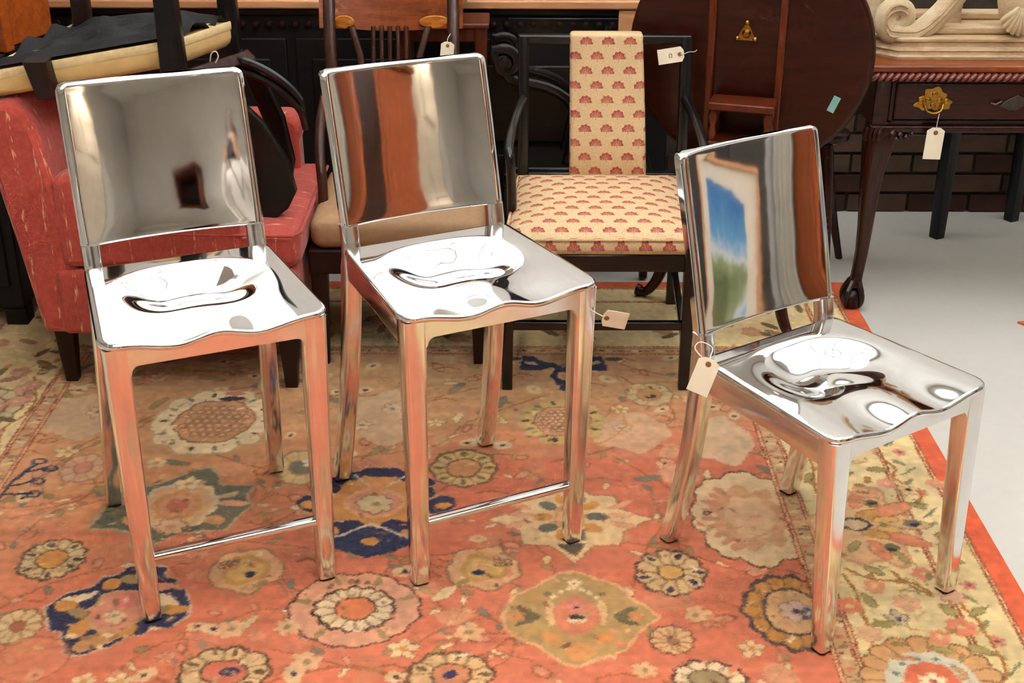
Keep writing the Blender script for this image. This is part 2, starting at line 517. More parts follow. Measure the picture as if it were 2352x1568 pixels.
class Canvas:
    def __init__(s, x0, x1, y0, y1, res):
        s.nx = int(round((x1 - x0) / res)) + 1; s.ny = int(round((y1 - y0) / res)) + 1
        s.xs = np.linspace(x0, x1, s.nx); s.ys = np.linspace(y0, y1, s.ny)
        s.X, s.Y = np.meshgrid(s.xs, s.ys)
        sh = s.X.shape
        # weaver's irregularity: motifs are laid on slightly warped coordinates
        s.X0, s.Y0 = s.X, s.Y
        s.X = s.X + 0.007 * (smooth_noise(sh, (60, 76)) - 0.5) + 0.005 * (smooth_noise(sh, (200, 240)) - 0.5)
        s.Y = s.Y + 0.007 * (smooth_noise(sh, (60, 76)) - 0.5) + 0.005 * (smooth_noise(sh, (200, 240)) - 0.5)
        s.C = np.zeros(sh + (3,)); s.res = res
        s.aa = max(0.0022, res * 0.8)
    def win(s, cx, cy, rx, ry):
        i0 = max(0, np.searchsorted(s.xs, cx - rx)); i1 = min(s.nx, np.searchsorted(s.xs, cx + rx) + 1)
        j0 = max(0, np.searchsorted(s.ys, cy - ry)); j1 = min(s.ny, np.searchsorted(s.ys, cy + ry) + 1)
        return (slice(j0, j1), slice(i0, i1)) if i1 > i0 and j1 > j0 else None
    def lay(s, w, m, col):
        m = np.clip(m, 0, 1)[..., None]
        s.C[w] = s.C[w] * (1 - m) + np.array(col[:3], float) / 255.0 * m
    def pol(s, cx, cy, rx, ry, rot=0.0, k=1.3):
        R = max(rx, ry) * k
        w = s.win(cx, cy, R, R)
        if w is None: return None
        dx, dy = s.X[w] - cx, s.Y[w] - cy
        c, n = math.cos(rot), math.sin(rot)
        u = (dx * c + dy * n) / rx; v = (-dx * n + dy * c) / ry
        return w, u, v, np.hypot(u, v), np.arctan2(v, u)
    def blob(s, cx, cy, rx, ry, layers, rot=0.0):
        q = s.pol(cx, cy, rx, ry, rot)
        if q is None: return
        w, u, v, r, th = q
        mr = math.sqrt(rx * ry)
        for (sc, col, k, amp, k2, amp2, ph) in layers:
            e = sc * (1 + amp * np.cos(k * th + ph) + amp2 * np.abs(np.sin(k2 * th * 0.5)))
            s.lay(w, (e - r) * mr / s.aa + 0.5, col)
    def dot(s, cx, cy, rx, ry, col, rot=0.0, alpha=1.0):
        q = s.pol(cx, cy, rx, ry, rot)
        if q is None: return
        w, u, v, r, th = q
        s.lay(w, ((1 - r) * math.sqrt(rx * ry) / s.aa + 0.5).clip(0, 1) * alpha, col)
    def ring(s, cx, cy, rx, ry, wd, col, rot=0.0, alpha=1.0):
        q = s.pol(cx, cy, rx, ry, rot, 1.6)
        if q is None: return
        w, u, v, r, th = q
        s.lay(w, ((wd / 2 - np.abs(r - 1) * math.sqrt(rx * ry)) / s.aa + 0.5).clip(0, 1) * alpha, col)
    def line(s, pts, wd, col, alpha=1.0, curve=True):
        P = [(p.x, p.y) for p in catmull([(a, b, 0) for a, b in pts], 6)] if curve and len(pts) > 2 else pts
        for (ax, ay), (bx, by) in zip(P[:-1], P[1:]):
            pad = wd + 0.012
            w = s.win((ax + bx) / 2, (ay + by) / 2, abs(bx - ax) / 2 + pad, abs(by - ay) / 2 + pad)
            if w is None: continue
            dx, dy = bx - ax, by - ay
            L = dx * dx + dy * dy + 1e-12
            t = (((s.X[w] - ax) * dx + (s.Y[w] - ay) * dy) / L).clip(0, 1)
            d = np.hypot(s.X[w] - ax - t * dx, s.Y[w] - ay - t * dy)
            s.lay(w, ((wd / 2 - d) / s.aa + 0.5).clip(0, 1) * alpha, col)
    def poly(s, pts, col, alpha=1.0):
        xs = [p[0] for p in pts]; ys = [p[1] for p in pts]
        w = s.win((min(xs) + max(xs)) / 2, (min(ys) + max(ys)) / 2, (max(xs) - min(xs)) / 2 + 0.01, (max(ys) - min(ys)) / 2 + 0.01)
        if w is None: return
        X, Y = s.X[w], s.Y[w]
        ins = np.zeros(X.shape, bool); dmin = np.full(X.shape, 9.0)
        n = len(pts)
        for i in range(n):
            ax, ay = pts[i]; bx, by = pts[(i + 1) % n]
            cond = ((ay > Y) != (by > Y))
            with np.errstate(divide='ignore', invalid='ignore'):
                xi = (bx - ax) * (Y - ay) / ((by - ay) if by != ay else 1e-9) + ax
            ins ^= cond & (X < xi)
            dx, dy = bx - ax, by - ay
            t = (((X - ax) * dx + (Y - ay) * dy) / (dx * dx + dy * dy + 1e-12)).clip(0, 1)
            dmin = np.minimum(dmin, np.hypot(X - ax - t * dx, Y - ay - t * dy))
        sd = np.where(ins, dmin, -dmin)
        s.lay(w, (sd / s.aa + 0.5).clip(0, 1) * alpha, col)
    # ---- composed motifs
    def rosette(s, cx, cy, rx, ry, n=12, petal=CREAM, outer=None, centre=GOLD, outl=DK, spots=None, core=0.42):
        if outer: s.blob(cx, cy, rx, ry, [(1.0, outl, n, 0.0, n, 0.05, 0), (0.965, outer, n, 0.0, n, 0.05, 0)])
        k = 0.66 if outer else 1.0
        q = s.pol(cx, cy, rx * k, ry * k)
        if q is None: return
        w, u, v, r, th = q
        mr = math.sqrt(rx * ry) * k
        e = 0.9 + 0.1 * np.abs(np.cos(n * th / 2))
        s.lay(w, (e - r) * mr / s.aa + 0.5, outl)
        s.lay(w, (e - 0.09 - r) * mr / s.aa + 0.5, petal)
        sep = np.abs(np.sin(n * th / 2)) * r * 2 / n * mr
        s.lay(w, ((0.0022 - np.abs(np.cos(n * th / 2)) * r * 2 / n * mr) / s.aa + 0.5) * (r < e - 0.05) * (r > core), tuple(0.55 * a + 0.45 * b for a, b in zip(outl, petal)))
        if spots:
            for i in range(n):
                if i % 2 == 0 or n < 9:
                    a = 2 * math.pi * (i + 0.0) / n
                    s.dot(cx + rx * k * 0.72 * math.cos(a), cy + ry * k * 0.72 * math.sin(a), mr * 0.15, mr * 0.075, spots, a)
        s.dot(cx, cy, rx * k * core, ry * k * core, outl)
        s.dot(cx, cy, rx * k * (core - 0.06), ry * k * (core - 0.06), centre)
    def flower(s, cx, cy, r, n, col, centre, outl=None):
        for i in range(n):
            a = 2 * math.pi * i / n + 0.3
            if outl: s.dot(cx + 0.62 * r * math.cos(a), cy + 0.62 * r * math.sin(a), r * 0.46, r * 0.40, outl, a)
        for i in range(n):
            a = 2 * math.pi * i / n + 0.3
            s.dot(cx + 0.62 * r * math.cos(a), cy + 0.62 * r * math.sin(a), r * 0.40, r * 0.33, col, a)
        s.dot(cx, cy, r * 0.26, r * 0.26, centre)
    def leaf(s, cx, cy, L, wd, rot, col, outl=None):
        if outl: s.dot(cx, cy, L + 0.002, wd + 0.002, outl, rot)
        s.dot(cx, cy, L, wd, col, rot)

def paint(c, big):
    sh = c.X.shape
    ky = (c.ys[-1] - c.ys[0]); kx = RX1 - RX0
    # --- field ground: coral in front, going to orange and tan towards the far left, in woven bands
    ab = smooth_noise(sh, (max(3, int(ky / 0.05)), 3)); ab2 = smooth_noise(sh, (max(3, int(ky / 0.016)), 9)); lo = smooth_noise(sh, (5, 5))
    t = np.clip((c.Y0 - 2.45) / 0.55 + (-(c.X0 + 0.45)) * 0.75 * np.clip((c.Y0 - 1.95) / 0.3, 0, 1) + (ab - 0.5) * 0.5 + (lo - 0.5) * 0.5, 0, 1)
    t2 = np.clip((c.Y0 - 2.75) / 0.5 + (ab - 0.5) * 0.3, 0, 1)
    A, B, D = (np.array(x) / 255.0 for x in (CORAL, ORANGE, TAN))
    c.C = A * (1 - t[..., None]) + B * t[..., None]
    c.C = c.C * (1 - t2[..., None]) + D * t2[..., None]
    c.C *= (0.955 + 0.09 * ab2)[..., None]
    ground = c.C.copy()
    if big:
        V = [[(-1.10, 2.0), (-0.95, 2.25), (-0.6, 2.42), (-0.45, 2.62), (-0.7, 2.78)], [(-0.6, 2.42), (-0.2, 2.36), (0.05, 2.42), (0.3, 2.4), (0.5, 2.3)], [(-0.45, 2.05), (-0.2, 1.98), (0.0, 2.08), (0.02, 2.25), (-0.15, 2.35)],
             [(0.28, 2.05), (0.25, 2.22), (0.3, 2.4), (0.38, 2.6), (0.25, 2.78)], [(-0.5, 2.75), (-0.2, 2.82), (-0.1, 2.95), (0.1, 3.1)], [(-0.9, 2.6), (-0.95, 2.85), (-0.75, 3.12), (-0.4, 3.1), (-0.3, 2.9)],
             [(0.1, 2.75), (0.3, 2.85), (0.42, 3.0), (0.3, 3.2)], [(-0.25, 3.05), (0.0, 3.2), (-0.15, 3.3)], [(-0.55, 1.9), (-0.3, 2.0), (-0.1, 1.9)], [(0.0, 1.86), (0.2, 1.92), (0.45, 1.86)], [(-1.1, 2.5), (-0.95, 2.62), (-1.05, 2.8), (-0.9, 2.98)]]
        for pts in V:
            c.line(pts, 0.0052, BROWN, 0.8)
            P = catmull([(a, b, 0) for a, b in pts], 5)
            for i, p in enumerate(P[1:-1]):
                if i % 2 == 0:
                    a = rng.rand() * 6.3
                    c.leaf(p.x + 0.018 * math.cos(a), p.y + 0.018 * math.sin(a), 0.016, 0.006, a, [OLIVE, CREAM, PINK, SAGE][rng.randint(4)], BROWN)
    for k in range(46 if big else 14):
        x, y, a = rng.uniform(FX0, FX1), rng.uniform(max(c.ys[0], RY0 + .5), min(c.ys[-1], FY1)), rng.rand() * 6.3
        pts = [(x, y)]; turn = rng.uniform(-.5, .5)
        for q in range(7):
            a += turn + rng.uniform(-.25, .25); x += .05 * math.cos(a); y += .05 * math.sin(a)
            pts.append((x, y))
        col = [BROWN, (156, 96, 58), (120, 96, 60)][k % 3]
        c.line(pts, 0.0042, col, 0.7)
        for q, (px_, py_) in enumerate(pts[1:]):
            b = a + q * 2.2
            c.leaf(px_ + .014 * math.cos(b), py_ + .014 * math.sin(b), .014, .006, b, [OLIVE, CREAM, PINK, SAGE, (196, 120, 84)][(k + q) % 5], col)
    # --- scattered small buds, leaves and flowers
    bigs = []
    if big:
        bigs = [(-0.778, 2.178, .15), (-0.302, 2.55, .16), (-0.742, 2.557, .17), (-0.743, 2.951, .16), (-0.962, 2.346, .08), (-0.307, 2.177, .13), (0.135, 2.513, .16), (-0.054, 2.317, .08), (-0.547, 2.308, .08), (0.134, 2.154, .16), (0.335, 2.303, .085), (0.502, 2.517, .12), (0.544, 2.167, .11), (0.315, 2.079, .045), (-0.529, 1.982, .09), (-0.108, 1.976, .08), (0.368, 1.97, .07), (-0.108, 2.724, .085), (0.132, 2.962, .14), (0.365, 3.102, .07)]
    for k in range(760 if big else 90):
        x = rng.uniform(FX0, FX1); y = rng.uniform(max(c.ys[0], RY0 + 0.5), min(c.ys[-1], FY1))
        if any(math.hypot(x - a, y - b) < r + 0.012 for a, b, r in bigs): continue
        z = rng.randint(9); a = rng.rand() * 6.3; s = rng.uniform(0.95, 1.6)
        if z == 0: c.flower(x, y, 0.020 * s, 5, [CREAM, PINK][rng.randint(2)], GOLD, None if rng.rand() < .5 else BROWN)
        elif z == 1: c.leaf(x, y, 0.024 * s, 0.008 * s, a, [OLIVE, SAGE, CREAM][rng.randint(3)], BROWN)
        elif z == 2: c.ring(x, y, 0.016 * s, 0.009 * s, 0.004, BROWN, a); c.dot(x, y, 0.011 * s, 0.006 * s, PINK, a)
        elif z == 3: c.line([(x - 0.03 * s, y), (x, y + 0.012), (x + 0.03 * s, y - 0.004)], 0.0044, BROWN, 0.8)
        elif z == 4: c.dot(x, y, 0.018 * s, 0.012 * s, CREAM, a, 0.8); c.dot(x, y, 0.007, 0.005, [DK, NAVY, GOLD][rng.randint(3)], a)
        elif z == 5: c.dot(x, y, 0.032 * s, 0.020 * s, [PINK, TAN, CREAM][rng.randint(3)], a, 0.35)
        elif z == 6:
            c.line([(x, y), (x + 0.014 * math.cos(a), y + 0.014 * math.sin(a)), (x + 0.030 * math.cos(a + .7), y + 0.030 * math.sin(a + .7)), (x + 0.036 * math.cos(a + 1.5), y + 0.036 * math.sin(a + 1.5))], 0.0042, BROWN, 0.75)
        elif z == 7:
            for q in range(3): c.dot(x + 0.010 * math.cos(a + 2.1 * q), y + 0.010 * math.sin(a + 2.1 * q), 0.006, 0.005, [CREAM, PINK, OLIVE][q], a, 0.85)
        else:
            c.ring(x, y, 0.012 * s, 0.010 * s, 0.0028, OLIVE, a, 0.8); c.dot(x, y, 0.005, 0.004, (200, 96, 70), a)
    if big:
        # patches of paler wool
        c.blob(-0.319, 2.975, .10, .13, [(1, (208, 170, 130), 5, .1, 6, .1, 0)]); c.blob(-1.08, 2.98, .10, .11, [(1, (206, 172, 132), 5, .1, 6, .1, 0)])
        c.blob(0.30, 2.90, .10, .10, [(.9, (212, 168, 128), 5, .1, 6, .1, 0)]); c.blob(0.52, 2.86, .08, .12, [(.9, (206, 176, 138), 5, .1, 6, .1, 0)])
        for (x, y, r, n) in ((-0.37, 2.93, .028, 5), (-0.30, 3.02, .03, 6), (-0.26, 2.95, .02, 5), (-1.05, 3.0, .03, 6), (0.28, 2.92, .022, 5)):
            c.flower(x, y, r, n, (214, 182, 140), SAGE, BROWN)
        # 1 navy shield, lower left
        x, y = -0.778, 2.178
        c.poly([(x + a * .155, y + b * .15) for a, b in ((-1.0, .0), (-.80, .28), (-.62, .42), (-.45, .52), (-.38, .72), (-.2, .78), (-.1, .98), (.12, 1.0), (.42, .96), (.45, .74), (.62, .66), (.66, .42), (.82, .42), (.95, .12), (.96, -.18), (.80, -.42), (.55, -.40), (.48, -.58), (.3, -.6), (.12, -.82), (-.15, -1.0), (-.42, -1.0), (-.5, -.78), (-.62, -.52), (-.78, -.5), (-.85, -.28))], (196, 172, 140))
        c.poly([(x + a * .148, y + b * .143) for a, b in ((-1.0, .0), (-.80, .28), (-.62, .42), (-.45, .52), (-.38, .72), (-.2, .78), (-.1, .98), (.12, 1.0), (.42, .96), (.45, .74), (.62, .66), (.66, .42), (.82, .42), (.95, .12), (.96, -.18), (.80, -.42), (.55, -.40), (.48, -.58), (.3, -.6), (.12, -.82), (-.15, -1.0), (-.42, -1.0), (-.5, -.78), (-.62, -.52), (-.78, -.5), (-.85, -.28))], NAVY)
        for (a, b, L, wd, rt, col) in ((-.62, .22, .045, .013, .5, IVORY), (-.74, .06, .024, .017, .0, GOLD), (-.45, -.12, .034, .015, -.3, OLIVE), (-.22, .56, .018, .020, 0, GOLD), (.05, .66, .030, .016, -.2, OLIVE), (.45, .5, .030, .014, 0, PINK), (.55, .18, .04, .016, 2.6, IVORY), (.74, -.04, .034, .014, .1, GOLD), (.5, -.12, .03, .012, .5, OLIVE), (-.40, -.45, .034, .02, 1.2, GOLD), (.18, -.52, .034, .02, .5, GOLD), (-.1, -.72, .045, .024, .6, (196, 142, 84)), (-.46, -.62, .012, .008, 0, IVORY), (.02, -.6, .012, .008, 0, IVORY)):
            c.leaf(x + a * .148, y + b * .143, L, wd, rt, col)
        c.blob(x + .0, y - .01, .058, .066, [(1.0, (196, 158, 108), 6, .06, 6, .06, 0), (.86, PINK, 6, .06, 6, .06, 0)])
        c.flower(x + .01, y + .025, .024, 5, (224, 120, 110), CREAM); c.flower(x + .0, y - .028, .022, 5, CREAM, OLIVE)
        # 2 navy palmette
        x, y = -0.302, 2.55
        c.blob(x, y, .155, .15, [(.98, (190, 150, 104), 8, .06, 12, .05, .3), (.92, (206, 140, 76), 8, .06, 12, .05, .3)])
        for (a, b, L, wd, rt) in ((0, .98, .05, .022, 0), (-.55, .8, .055, .022, .5), (.55, .8, .055, .022, -.5), (-.72, .45, .028, .02, 1.0), (.72, .45, .028, .02, -1.0), (-.88, .0, .03, .018, .0), (.92, .05, .035, .03, 0), (-.8, -.30, .03, .012, 0), (.8, -.30, .03, .012, 0), (-.45, -.58, .055, .034, .5), (.45, -.58, .055, .034, -.5), (-.98, .1, .03, .034, .4), (1.0, .1, .03, .034, -.4)):
            c.leaf(x + a * .15, y + b * .155, L, wd, rt, NAVY)
        for (a, b, L, wd) in ((-1.0, .06, .018, .018), (1.02, .06, .020, .012), (-.55, -.62, .016, .014), (.6, -.64, .026, .018), (-.45, .62, .018, .022), (.45, .62, .018, .022)):
            c.leaf(x + a * .15, y + b * .155, L, wd, 0, GOLD)
        c.poly([(x - .10, y - .135), (x, y - .075), (x + .10, y - .135), (x + .05, y - .175), (x, y - .195), (x - .05, y - .175)], (26, 46, 84))
        c.line([(x - .10, y - .135), (x, y - .065), (x + .10, y - .135)], .008, (206, 190, 170), curve=False); c.dot(x, y - .135, .022, .014, GOLD)
        c.line([(x - .06, y + .14), (x - .02, y + .09)], .006, (206, 190, 170)); c.line([(x + .06, y + .14), (x + .02, y + .09)], .006, (206, 190, 170))
        c.blob(x, y + .02, .068, .062, [(1, (222, 164, 112), 6, .03, 6, .04, 0), (.84, PINK, 6, .03, 6, .04, 0)])
        c.flower(x, y + .015, .042, 7, (206, 186, 138), OLIVE, (110, 84, 60)); c.leaf(x, y + .08, .018, .03, 0, (220, 150, 90))
        # 3 sage star
        x, y = -0.742, 2.557
        uv = [(-1.05, -.58), (-.95, 0), (-.75, .45), (-.47, .54), (-.2, .75), (.0, .98), (.21, 1.05), (.35, .85), (.47, .56), (.92, .55), (.86, .22), (.99, 0), (.85, -.28), (.71, -.62), (.35, -.66), (.1, -.75), (-.2, -1.08), (-.4, -1.02), (-.48, -.72), (-.7, -.6)]
        c.poly([(x + .172 * p, y + .165 * q) for p, q in uv], (176, 160, 124)); c.poly([(x + .164 * p, y + .156 * q) for p, q in uv], (96, 102, 84))
        for s_ in (-1, 1):
            c.leaf(x + s_ * .12, y + .01, .038, .014, 0, (224, 164, 124)); c.leaf(x + s_ * .10, y + .045, .03, .010, s_ * .5, (206, 170, 130)); c.leaf(x + s_ * .09, y - .06, .024, .02, 0, (206, 150, 96))
        c.blob(x - .005, y, .085, .098, [(1, CREAM, 8, .05, 12, .08, 0), (.86, (222, 176, 128), 8, .05, 12, .08, 0), (.6, (214, 150, 88), 8, .05, 10, .1, 0), (.44, (226, 160, 116), 8, .05, 8, .08, 0), (.3, (204, 112, 82), 6, .05, 8, .05, 0)])
        c.flower(x, y + .095, .03, 5, IVORY, PINK, OLIVE); c.flower(x, y - .085, .034, 6, (226, 182, 138), PINK, BROWN)
        # 4 honeycomb flower
        def honey(x, y, rx, ry, pet=IVORY):
            c.blob(x, y, rx, ry, [(1.0, (184, 160, 116), 10, .04, 14, .08, 0), (.95, pet, 10, .04, 14, .08, 0)])
            for i in range(14):
                a = 2 * math.pi * i / 14
                c.leaf(x + rx * .86 * math.cos(a), y + ry * .86 * math.sin(a), .012, .006, a, [OLIVE, (74, 62, 50), SAGE][i % 3])
            c.blob(x, y, rx, ry, [(.66, (122, 84, 58), 6, .03, 8, .05, 0), (.63, (208, 152, 108), 6, .03, 8, .05, 0)])
            for i in range(-5, 6):
                for j in range(-5, 6):
                    px, py = x + (i + .5 * (j % 2)) * rx * .15, y + j * ry * .14
                    if math.hypot((px - x) / rx, (py - y) / ry) < .56:
                        c.ring(px, py, rx * .066, ry * .062, .0028, (126, 84, 58), 0, .8); c.dot(px, py, .004, .004, (232, 190, 146))
        honey(-0.743, 2.951, .148, .165); c.leaf(-0.72, 3.07, .035, .012, 0, (44, 44, 52)); c.leaf(-0.72, 3.10, .028, .012, 0, (206, 116, 96))
        honey(0.132, 2.955, .105, .115, (206, 170, 100))
        c.ring(0.132, 2.96, .16, .14, .006, (196, 138, 70))
        # rosettes
        c.rosette(-0.962, 2.346, .074, .08, 13, (204, 186, 136), None, GOLD, (76, 62, 40), (70, 56, 40), .46)
        c.rosette(-0.307, 2.177, .128, .118, 15, IVORY, (220, 160, 124), (220, 124, 76), (60, 42, 34), None, .5)
        for a_ in (.4, 1.2, 2.0, 2.9, 4.1, 5.3): c.leaf(-0.307 + .107 * math.cos(a_), 2.177 + .098 * math.sin(a_), .016, .008, a_, OLIVE, None)
        c.rosette(0.335, 2.303, .076, .085, 11, (206, 178, 124), None, (206, 160, 84), (72, 56, 40), (40, 40, 66), .36)
        c.rosette(0.315, 2.079, .044, .048, 12, (220, 178, 122), None, (150, 110, 66), (92, 62, 42), None, .3)
        c.rosette(-0.529, 1.982, .09, .078, 9, (216, 184, 130), None, (206, 110, 80), (86, 66, 42), (90, 74, 40), .5); c.leaf(-.52, 1.985, .02, .012, .3, NAVY)
        c.rosette(-0.108, 1.976, .085, .07, 9, (214, 180, 126), None, (196, 130, 90), (86, 66, 42), (96, 82, 44), .48); c.leaf(-.11, 1.975, .016, .01, .3, (40, 46, 84))
        c.rosette(-0.108, 2.724, .084, .09, 8, (206, 176, 116), None, (206, 148, 92), (110, 86, 50), (120, 100, 56), .52)
        c.rosette(0.365, 3.102, .068, .07, 9, (206, 176, 126), None, (196, 138, 80), (150, 118, 80), None, .5); c.dot(.37, 3.09, .014, .01, (60, 50, 40))
        c.rosette(-0.958, 2.116, .05, .062, 10, (208, 182, 130), None, (150, 84, 56), (110, 84, 50), None, .36); c.dot(-.90, 2.02, .068, .066, (212, 130, 92), 0, .6); c.ring(-.90, 2.02, .07, .068, .004, (150, 100, 60))
        c.rosette(0.37, 1.965, .075, .055, 10, IVORY, None, (150, 136, 92), DK, None, .5)
        # 7 ivory star
        x, y = 0.135, 2.513
        st = []
        for i in range(16):
            a = 2 * math.pi * i / 16 + math.pi / 2
            r = (1.05, .70, .86, .70)[i % 4]
            st.append((x + .178 * r * math.cos(a), y - .01 + .165 * r * math.sin(a)))
        c.poly(st, (150, 108, 70)); c.poly([(x + (p - x) * .965, y + (q - y) * .965) for p, q in st], (226, 196, 142))
        for s_ in (-1, 1):
            for dy, rt in ((.01, .1), (-.03, -.3), (.05, .5)):
                c.leaf(x + s_ * .115, y + dy, .030, .008, rt * s_, (224, 170, 126), (206, 116, 86))
        for i in range(10):
            a = 2 * math.pi * i / 10
            c.leaf(x + .06 * math.cos(a), y + .075 * math.sin(a), .022, .016, a, [(96, 104, 92), (208, 146, 72)][i % 2])
        c.dot(x, y, .036, .05, (206, 150, 92)); c.flower(x, y, .034, 6, (220, 176, 128), (206, 90, 70)); c.poly([(x - .035, y - .105), (x + .035, y - .105), (x + .012, y - .14), (x, y - .155), (x - .012, y - .14)], (80, 84, 66))
        # 8, 9 small gold palmettes
        for x, y, s_ in ((-0.054, 2.317, 1), (-0.547, 2.308, -1)):
            c.blob(x, y, .075, .075, [(1.0, (140, 104, 66), 5, .06, 7, .1, .4), (.93, (216, 166, 118), 5, .06, 7, .1, .4), (.62, (190, 146, 74), 3, .08, 5, .1, .4), (.45, (206, 168, 96), 3, .08, 5, .1, .4)])
            c.dot(x - .01 * s_, y - .018, .012, .011, NAVY)
            for i in range(7): c.ring(x + s_ * (.028 + .012 * (i % 3)), y + .012 + .014 * (i // 3), .007, .006, .0026, (86, 64, 52))
            c.leaf(x - .04 * s_, y - .05, .018, .01, .6, OLIVE)
        # 10 olive medallion
        x, y = 0.134, 2.154
        st = []
        for i in range(28):
            a = 2 * math.pi * i / 28 + math.pi / 2
            ca, sa = math.cos(a), math.sin(a)
            r = 1 / max(1e-3, (abs(ca) ** 1.35 + abs(sa) ** 1.35)) ** (1 / 1.35) * (1 + .05 * math.cos(7 * a))
            st.append((x + .158 * r * ca, y + .158 * r * sa))
        c.poly(st, (226, 172, 120)); c.poly([(x + (p - x) * .945, y + (q - y) * .945) for p, q in st], (176, 146, 88))
        for s_ in (-1, 1):
            for rt in (.45, .0, -.45): c.leaf(x + s_ * (.098 + .004 * abs(rt)), y + .036 * rt, .026, .007, rt * s_, (96, 92, 62))
            c.leaf(x + s_ * .122, y, .018, .010, 0, (210, 130, 76)); c.leaf(x + s_ * .05, y - .07, .022, .018, .6 * s_, (210, 142, 78)); c.leaf(x + s_ * .05, y + .012, .010, .042, 0, (224, 186, 128))
        c.blob(x, y + .002, .045, .06, [(1, (212, 128, 92), 4, .04, 6, .03, 0)]); c.dot(x, y - .012, .016, .015, IVORY); c.dot(x, y - .004, .014, .007, (46, 40, 40)); c.flower(x, y + .03, .018, 5, (226, 140, 126), DK)
        for i in range(-3, 4): c.dot(x + i * .014, y + .092 - .0016 * i * i * 2, .006, .006, IVORY)
        for i in (-1, 1): c.dot(x + i * .055, y + .072, .008, .007, (112, 100, 66))
        c.flower(x, y + .11, .016, 5, IVORY, (150, 90, 60)); c.leaf(x, y - .11, .030, .026, 0, (212, 146, 82))
        # 12 ivory half palmette against the guard stripe, 13 mustard rosette
        x, y = 0.535, 2.515
        c.blob(x, y, .125, .185, [(1.0, (86, 62, 46), 8, .05, 16, .07, 0), (.965, (222, 196, 146), 8, .05, 16, .07, 0), (.62, (206, 158, 112), 7, .1, 10, .12, 0), (.42, (216, 178, 132), 6, .1, 8, .1, 0)])
        for i in range(9):
            a = 2.2 + i * .25; c.leaf(x + .088 * math.cos(a), y + .13 * math.sin(a), .022, .010, a, (196, 138, 100))
        c.dot(x - .095, y + .015, .010, .010, DK); c.dot(x - .095, y + .015, .005, .005, PINK)
        x, y = 0.565, 2.17
        c.rosette(x, y, .105, .13, 14, (192, 134, 58), None, (206, 166, 110), (66, 60, 60), None, .6); c.flower(x + .005, y, .036, 6, (196, 170, 150), NAVY, BROWN); c.flower(x + .03, y - .01, .022, 5, (70, 76, 104), IVORY)
        # 21 navy bracket at the far end, with its mirror
        for s_ in (-1, 1):
            x0 = 0.146
            c.poly([(x0 + s_ * a, b) for a, b in ((.11, 3.33), (.12, 3.24), (.07, 3.24), (.035, 3.26), (.03, 3.285), (.06, 3.30), (.08, 3.325))], NAVY)
            c.leaf(x0 + s_ * .085, 3.285, .020, .010, .4 * s_, (204, 164, 120)); c.line([(x0 + s_ * .03, 3.275), (x0 + s_ * .0, 3.235)], .02, NAVY); c.leaf(x0 + s_ * .14, 3.31, .025, .01, 0, (70, 62, 50))
        c.blob(.146, 3.205, .036, .05, [(1, NAVY, 6, .08, 6, .0, 0), (.55, (210, 170, 130), 6, .05, 6, 0, 0), (.25, GOLD, 6, 0, 6, 0, 0)]); c.leaf(.146, 3.14, .012, .02, 0, NAVY)
        # 22 navy twig left edge
        for pts in ([(-1.16, 2.55), (-1.15, 2.66), (-1.12, 2.74)], [(-1.15, 2.64), (-1.10, 2.66)], [(-1.155, 2.60), (-1.09, 2.605)], [(-1.14, 2.70), (-1.09, 2.715)]):
            c.line(pts, .009, NAVY)
        for p in ((-1.095, 2.66), (-1.085, 2.605), (-1.085, 2.715), (-1.12, 2.75)): c.ring(p[0], p[1], .016, .012, .006, NAVY)
        c.rosette(-1.006, 2.72, .055, .07, 9, (214, 168, 128), None, PINK, (160, 110, 80), None, .4)
        c.rosette(-0.493, 2.725, .068, .085, 9, (206, 178, 124), None, (104, 104, 88), (150, 120, 80), None, .45); c.flower(-.47, 2.75, .024, 5, (222, 200, 170), SAGE)
        c.flower(.40, 2.70, .05, 7, (220, 160, 120), (216, 180, 140), (200, 130, 96)); c.leaf(.42, 2.71, .028, .022, 0, (98, 106, 92)); c.leaf(.425, 2.705, .014, .01, 0, IVORY)
        for (x, y, r) in ((0.372, 2.161, .028), (-0.433, 2.117, .026), (-0.079, 2.10, .03), (-0.384, 2.012, .03), (0.253, 1.988, .024), (-0.542, 2.11, .03)):
            c.flower(x, y, r, 6, (224, 180, 130), OLIVE, None)
    else:
        for k, (x, y) in enumerate(((-0.8, 1.5), (-0.3, 1.58), (0.15, 1.45), (-0.6, 1.2), (0.4, 1.25), (-0.1, 1.1), (-0.9, 1.0))):
            c.rosette(x, y, .11, .11, 12, [CREAM, (206, 178, 124)][k % 2], (214, 156, 120) if k % 3 == 0 else None, GOLD, DK, NAVY if k % 2 else None)
    if big:
        pal = [(236, 210, 164), (206, 150, 110), (150, 104, 66), (122, 92, 60), (214, 128, 96), (170, 150, 100), (110, 76, 52), (226, 178, 128)]
        for (bx_, by_, br_) in bigs:
            for q in range(int(26 * (br_ / .13) ** 2) + 6):
                a = rng.rand() * 6.3; rr_ = br_ * math.sqrt(rng.rand()) * .92
                x, y = bx_ + rr_ * math.cos(a), by_ + rr_ * math.sin(a)
                col = pal[rng.randint(len(pal))]
                w_ = rng.randint(3)
                if w_ == 0: c.leaf(x, y, rng.uniform(.006, .014), rng.uniform(.003, .006), rng.rand() * 3.1, col)
                elif w_ == 1: c.line([(x, y), (x + rng.uniform(-.02, .02), y + rng.uniform(-.016, .016))], .0026, col, .8)
                else: c.dot(x, y, rng.uniform(.003, .006), rng.uniform(.003, .005), col, 0, .85)
    c.C = c.C * 0.83 + ground * 0.17
    # --- borders (laid over the field so that cut motifs end at the guard stripe)
    def band(m, col): c.C[m] = np.array(col) / 255.0
    X, Y = c.X0 + 0.003 * (smooth_noise(sh, (40, 40)) - .5), c.Y0
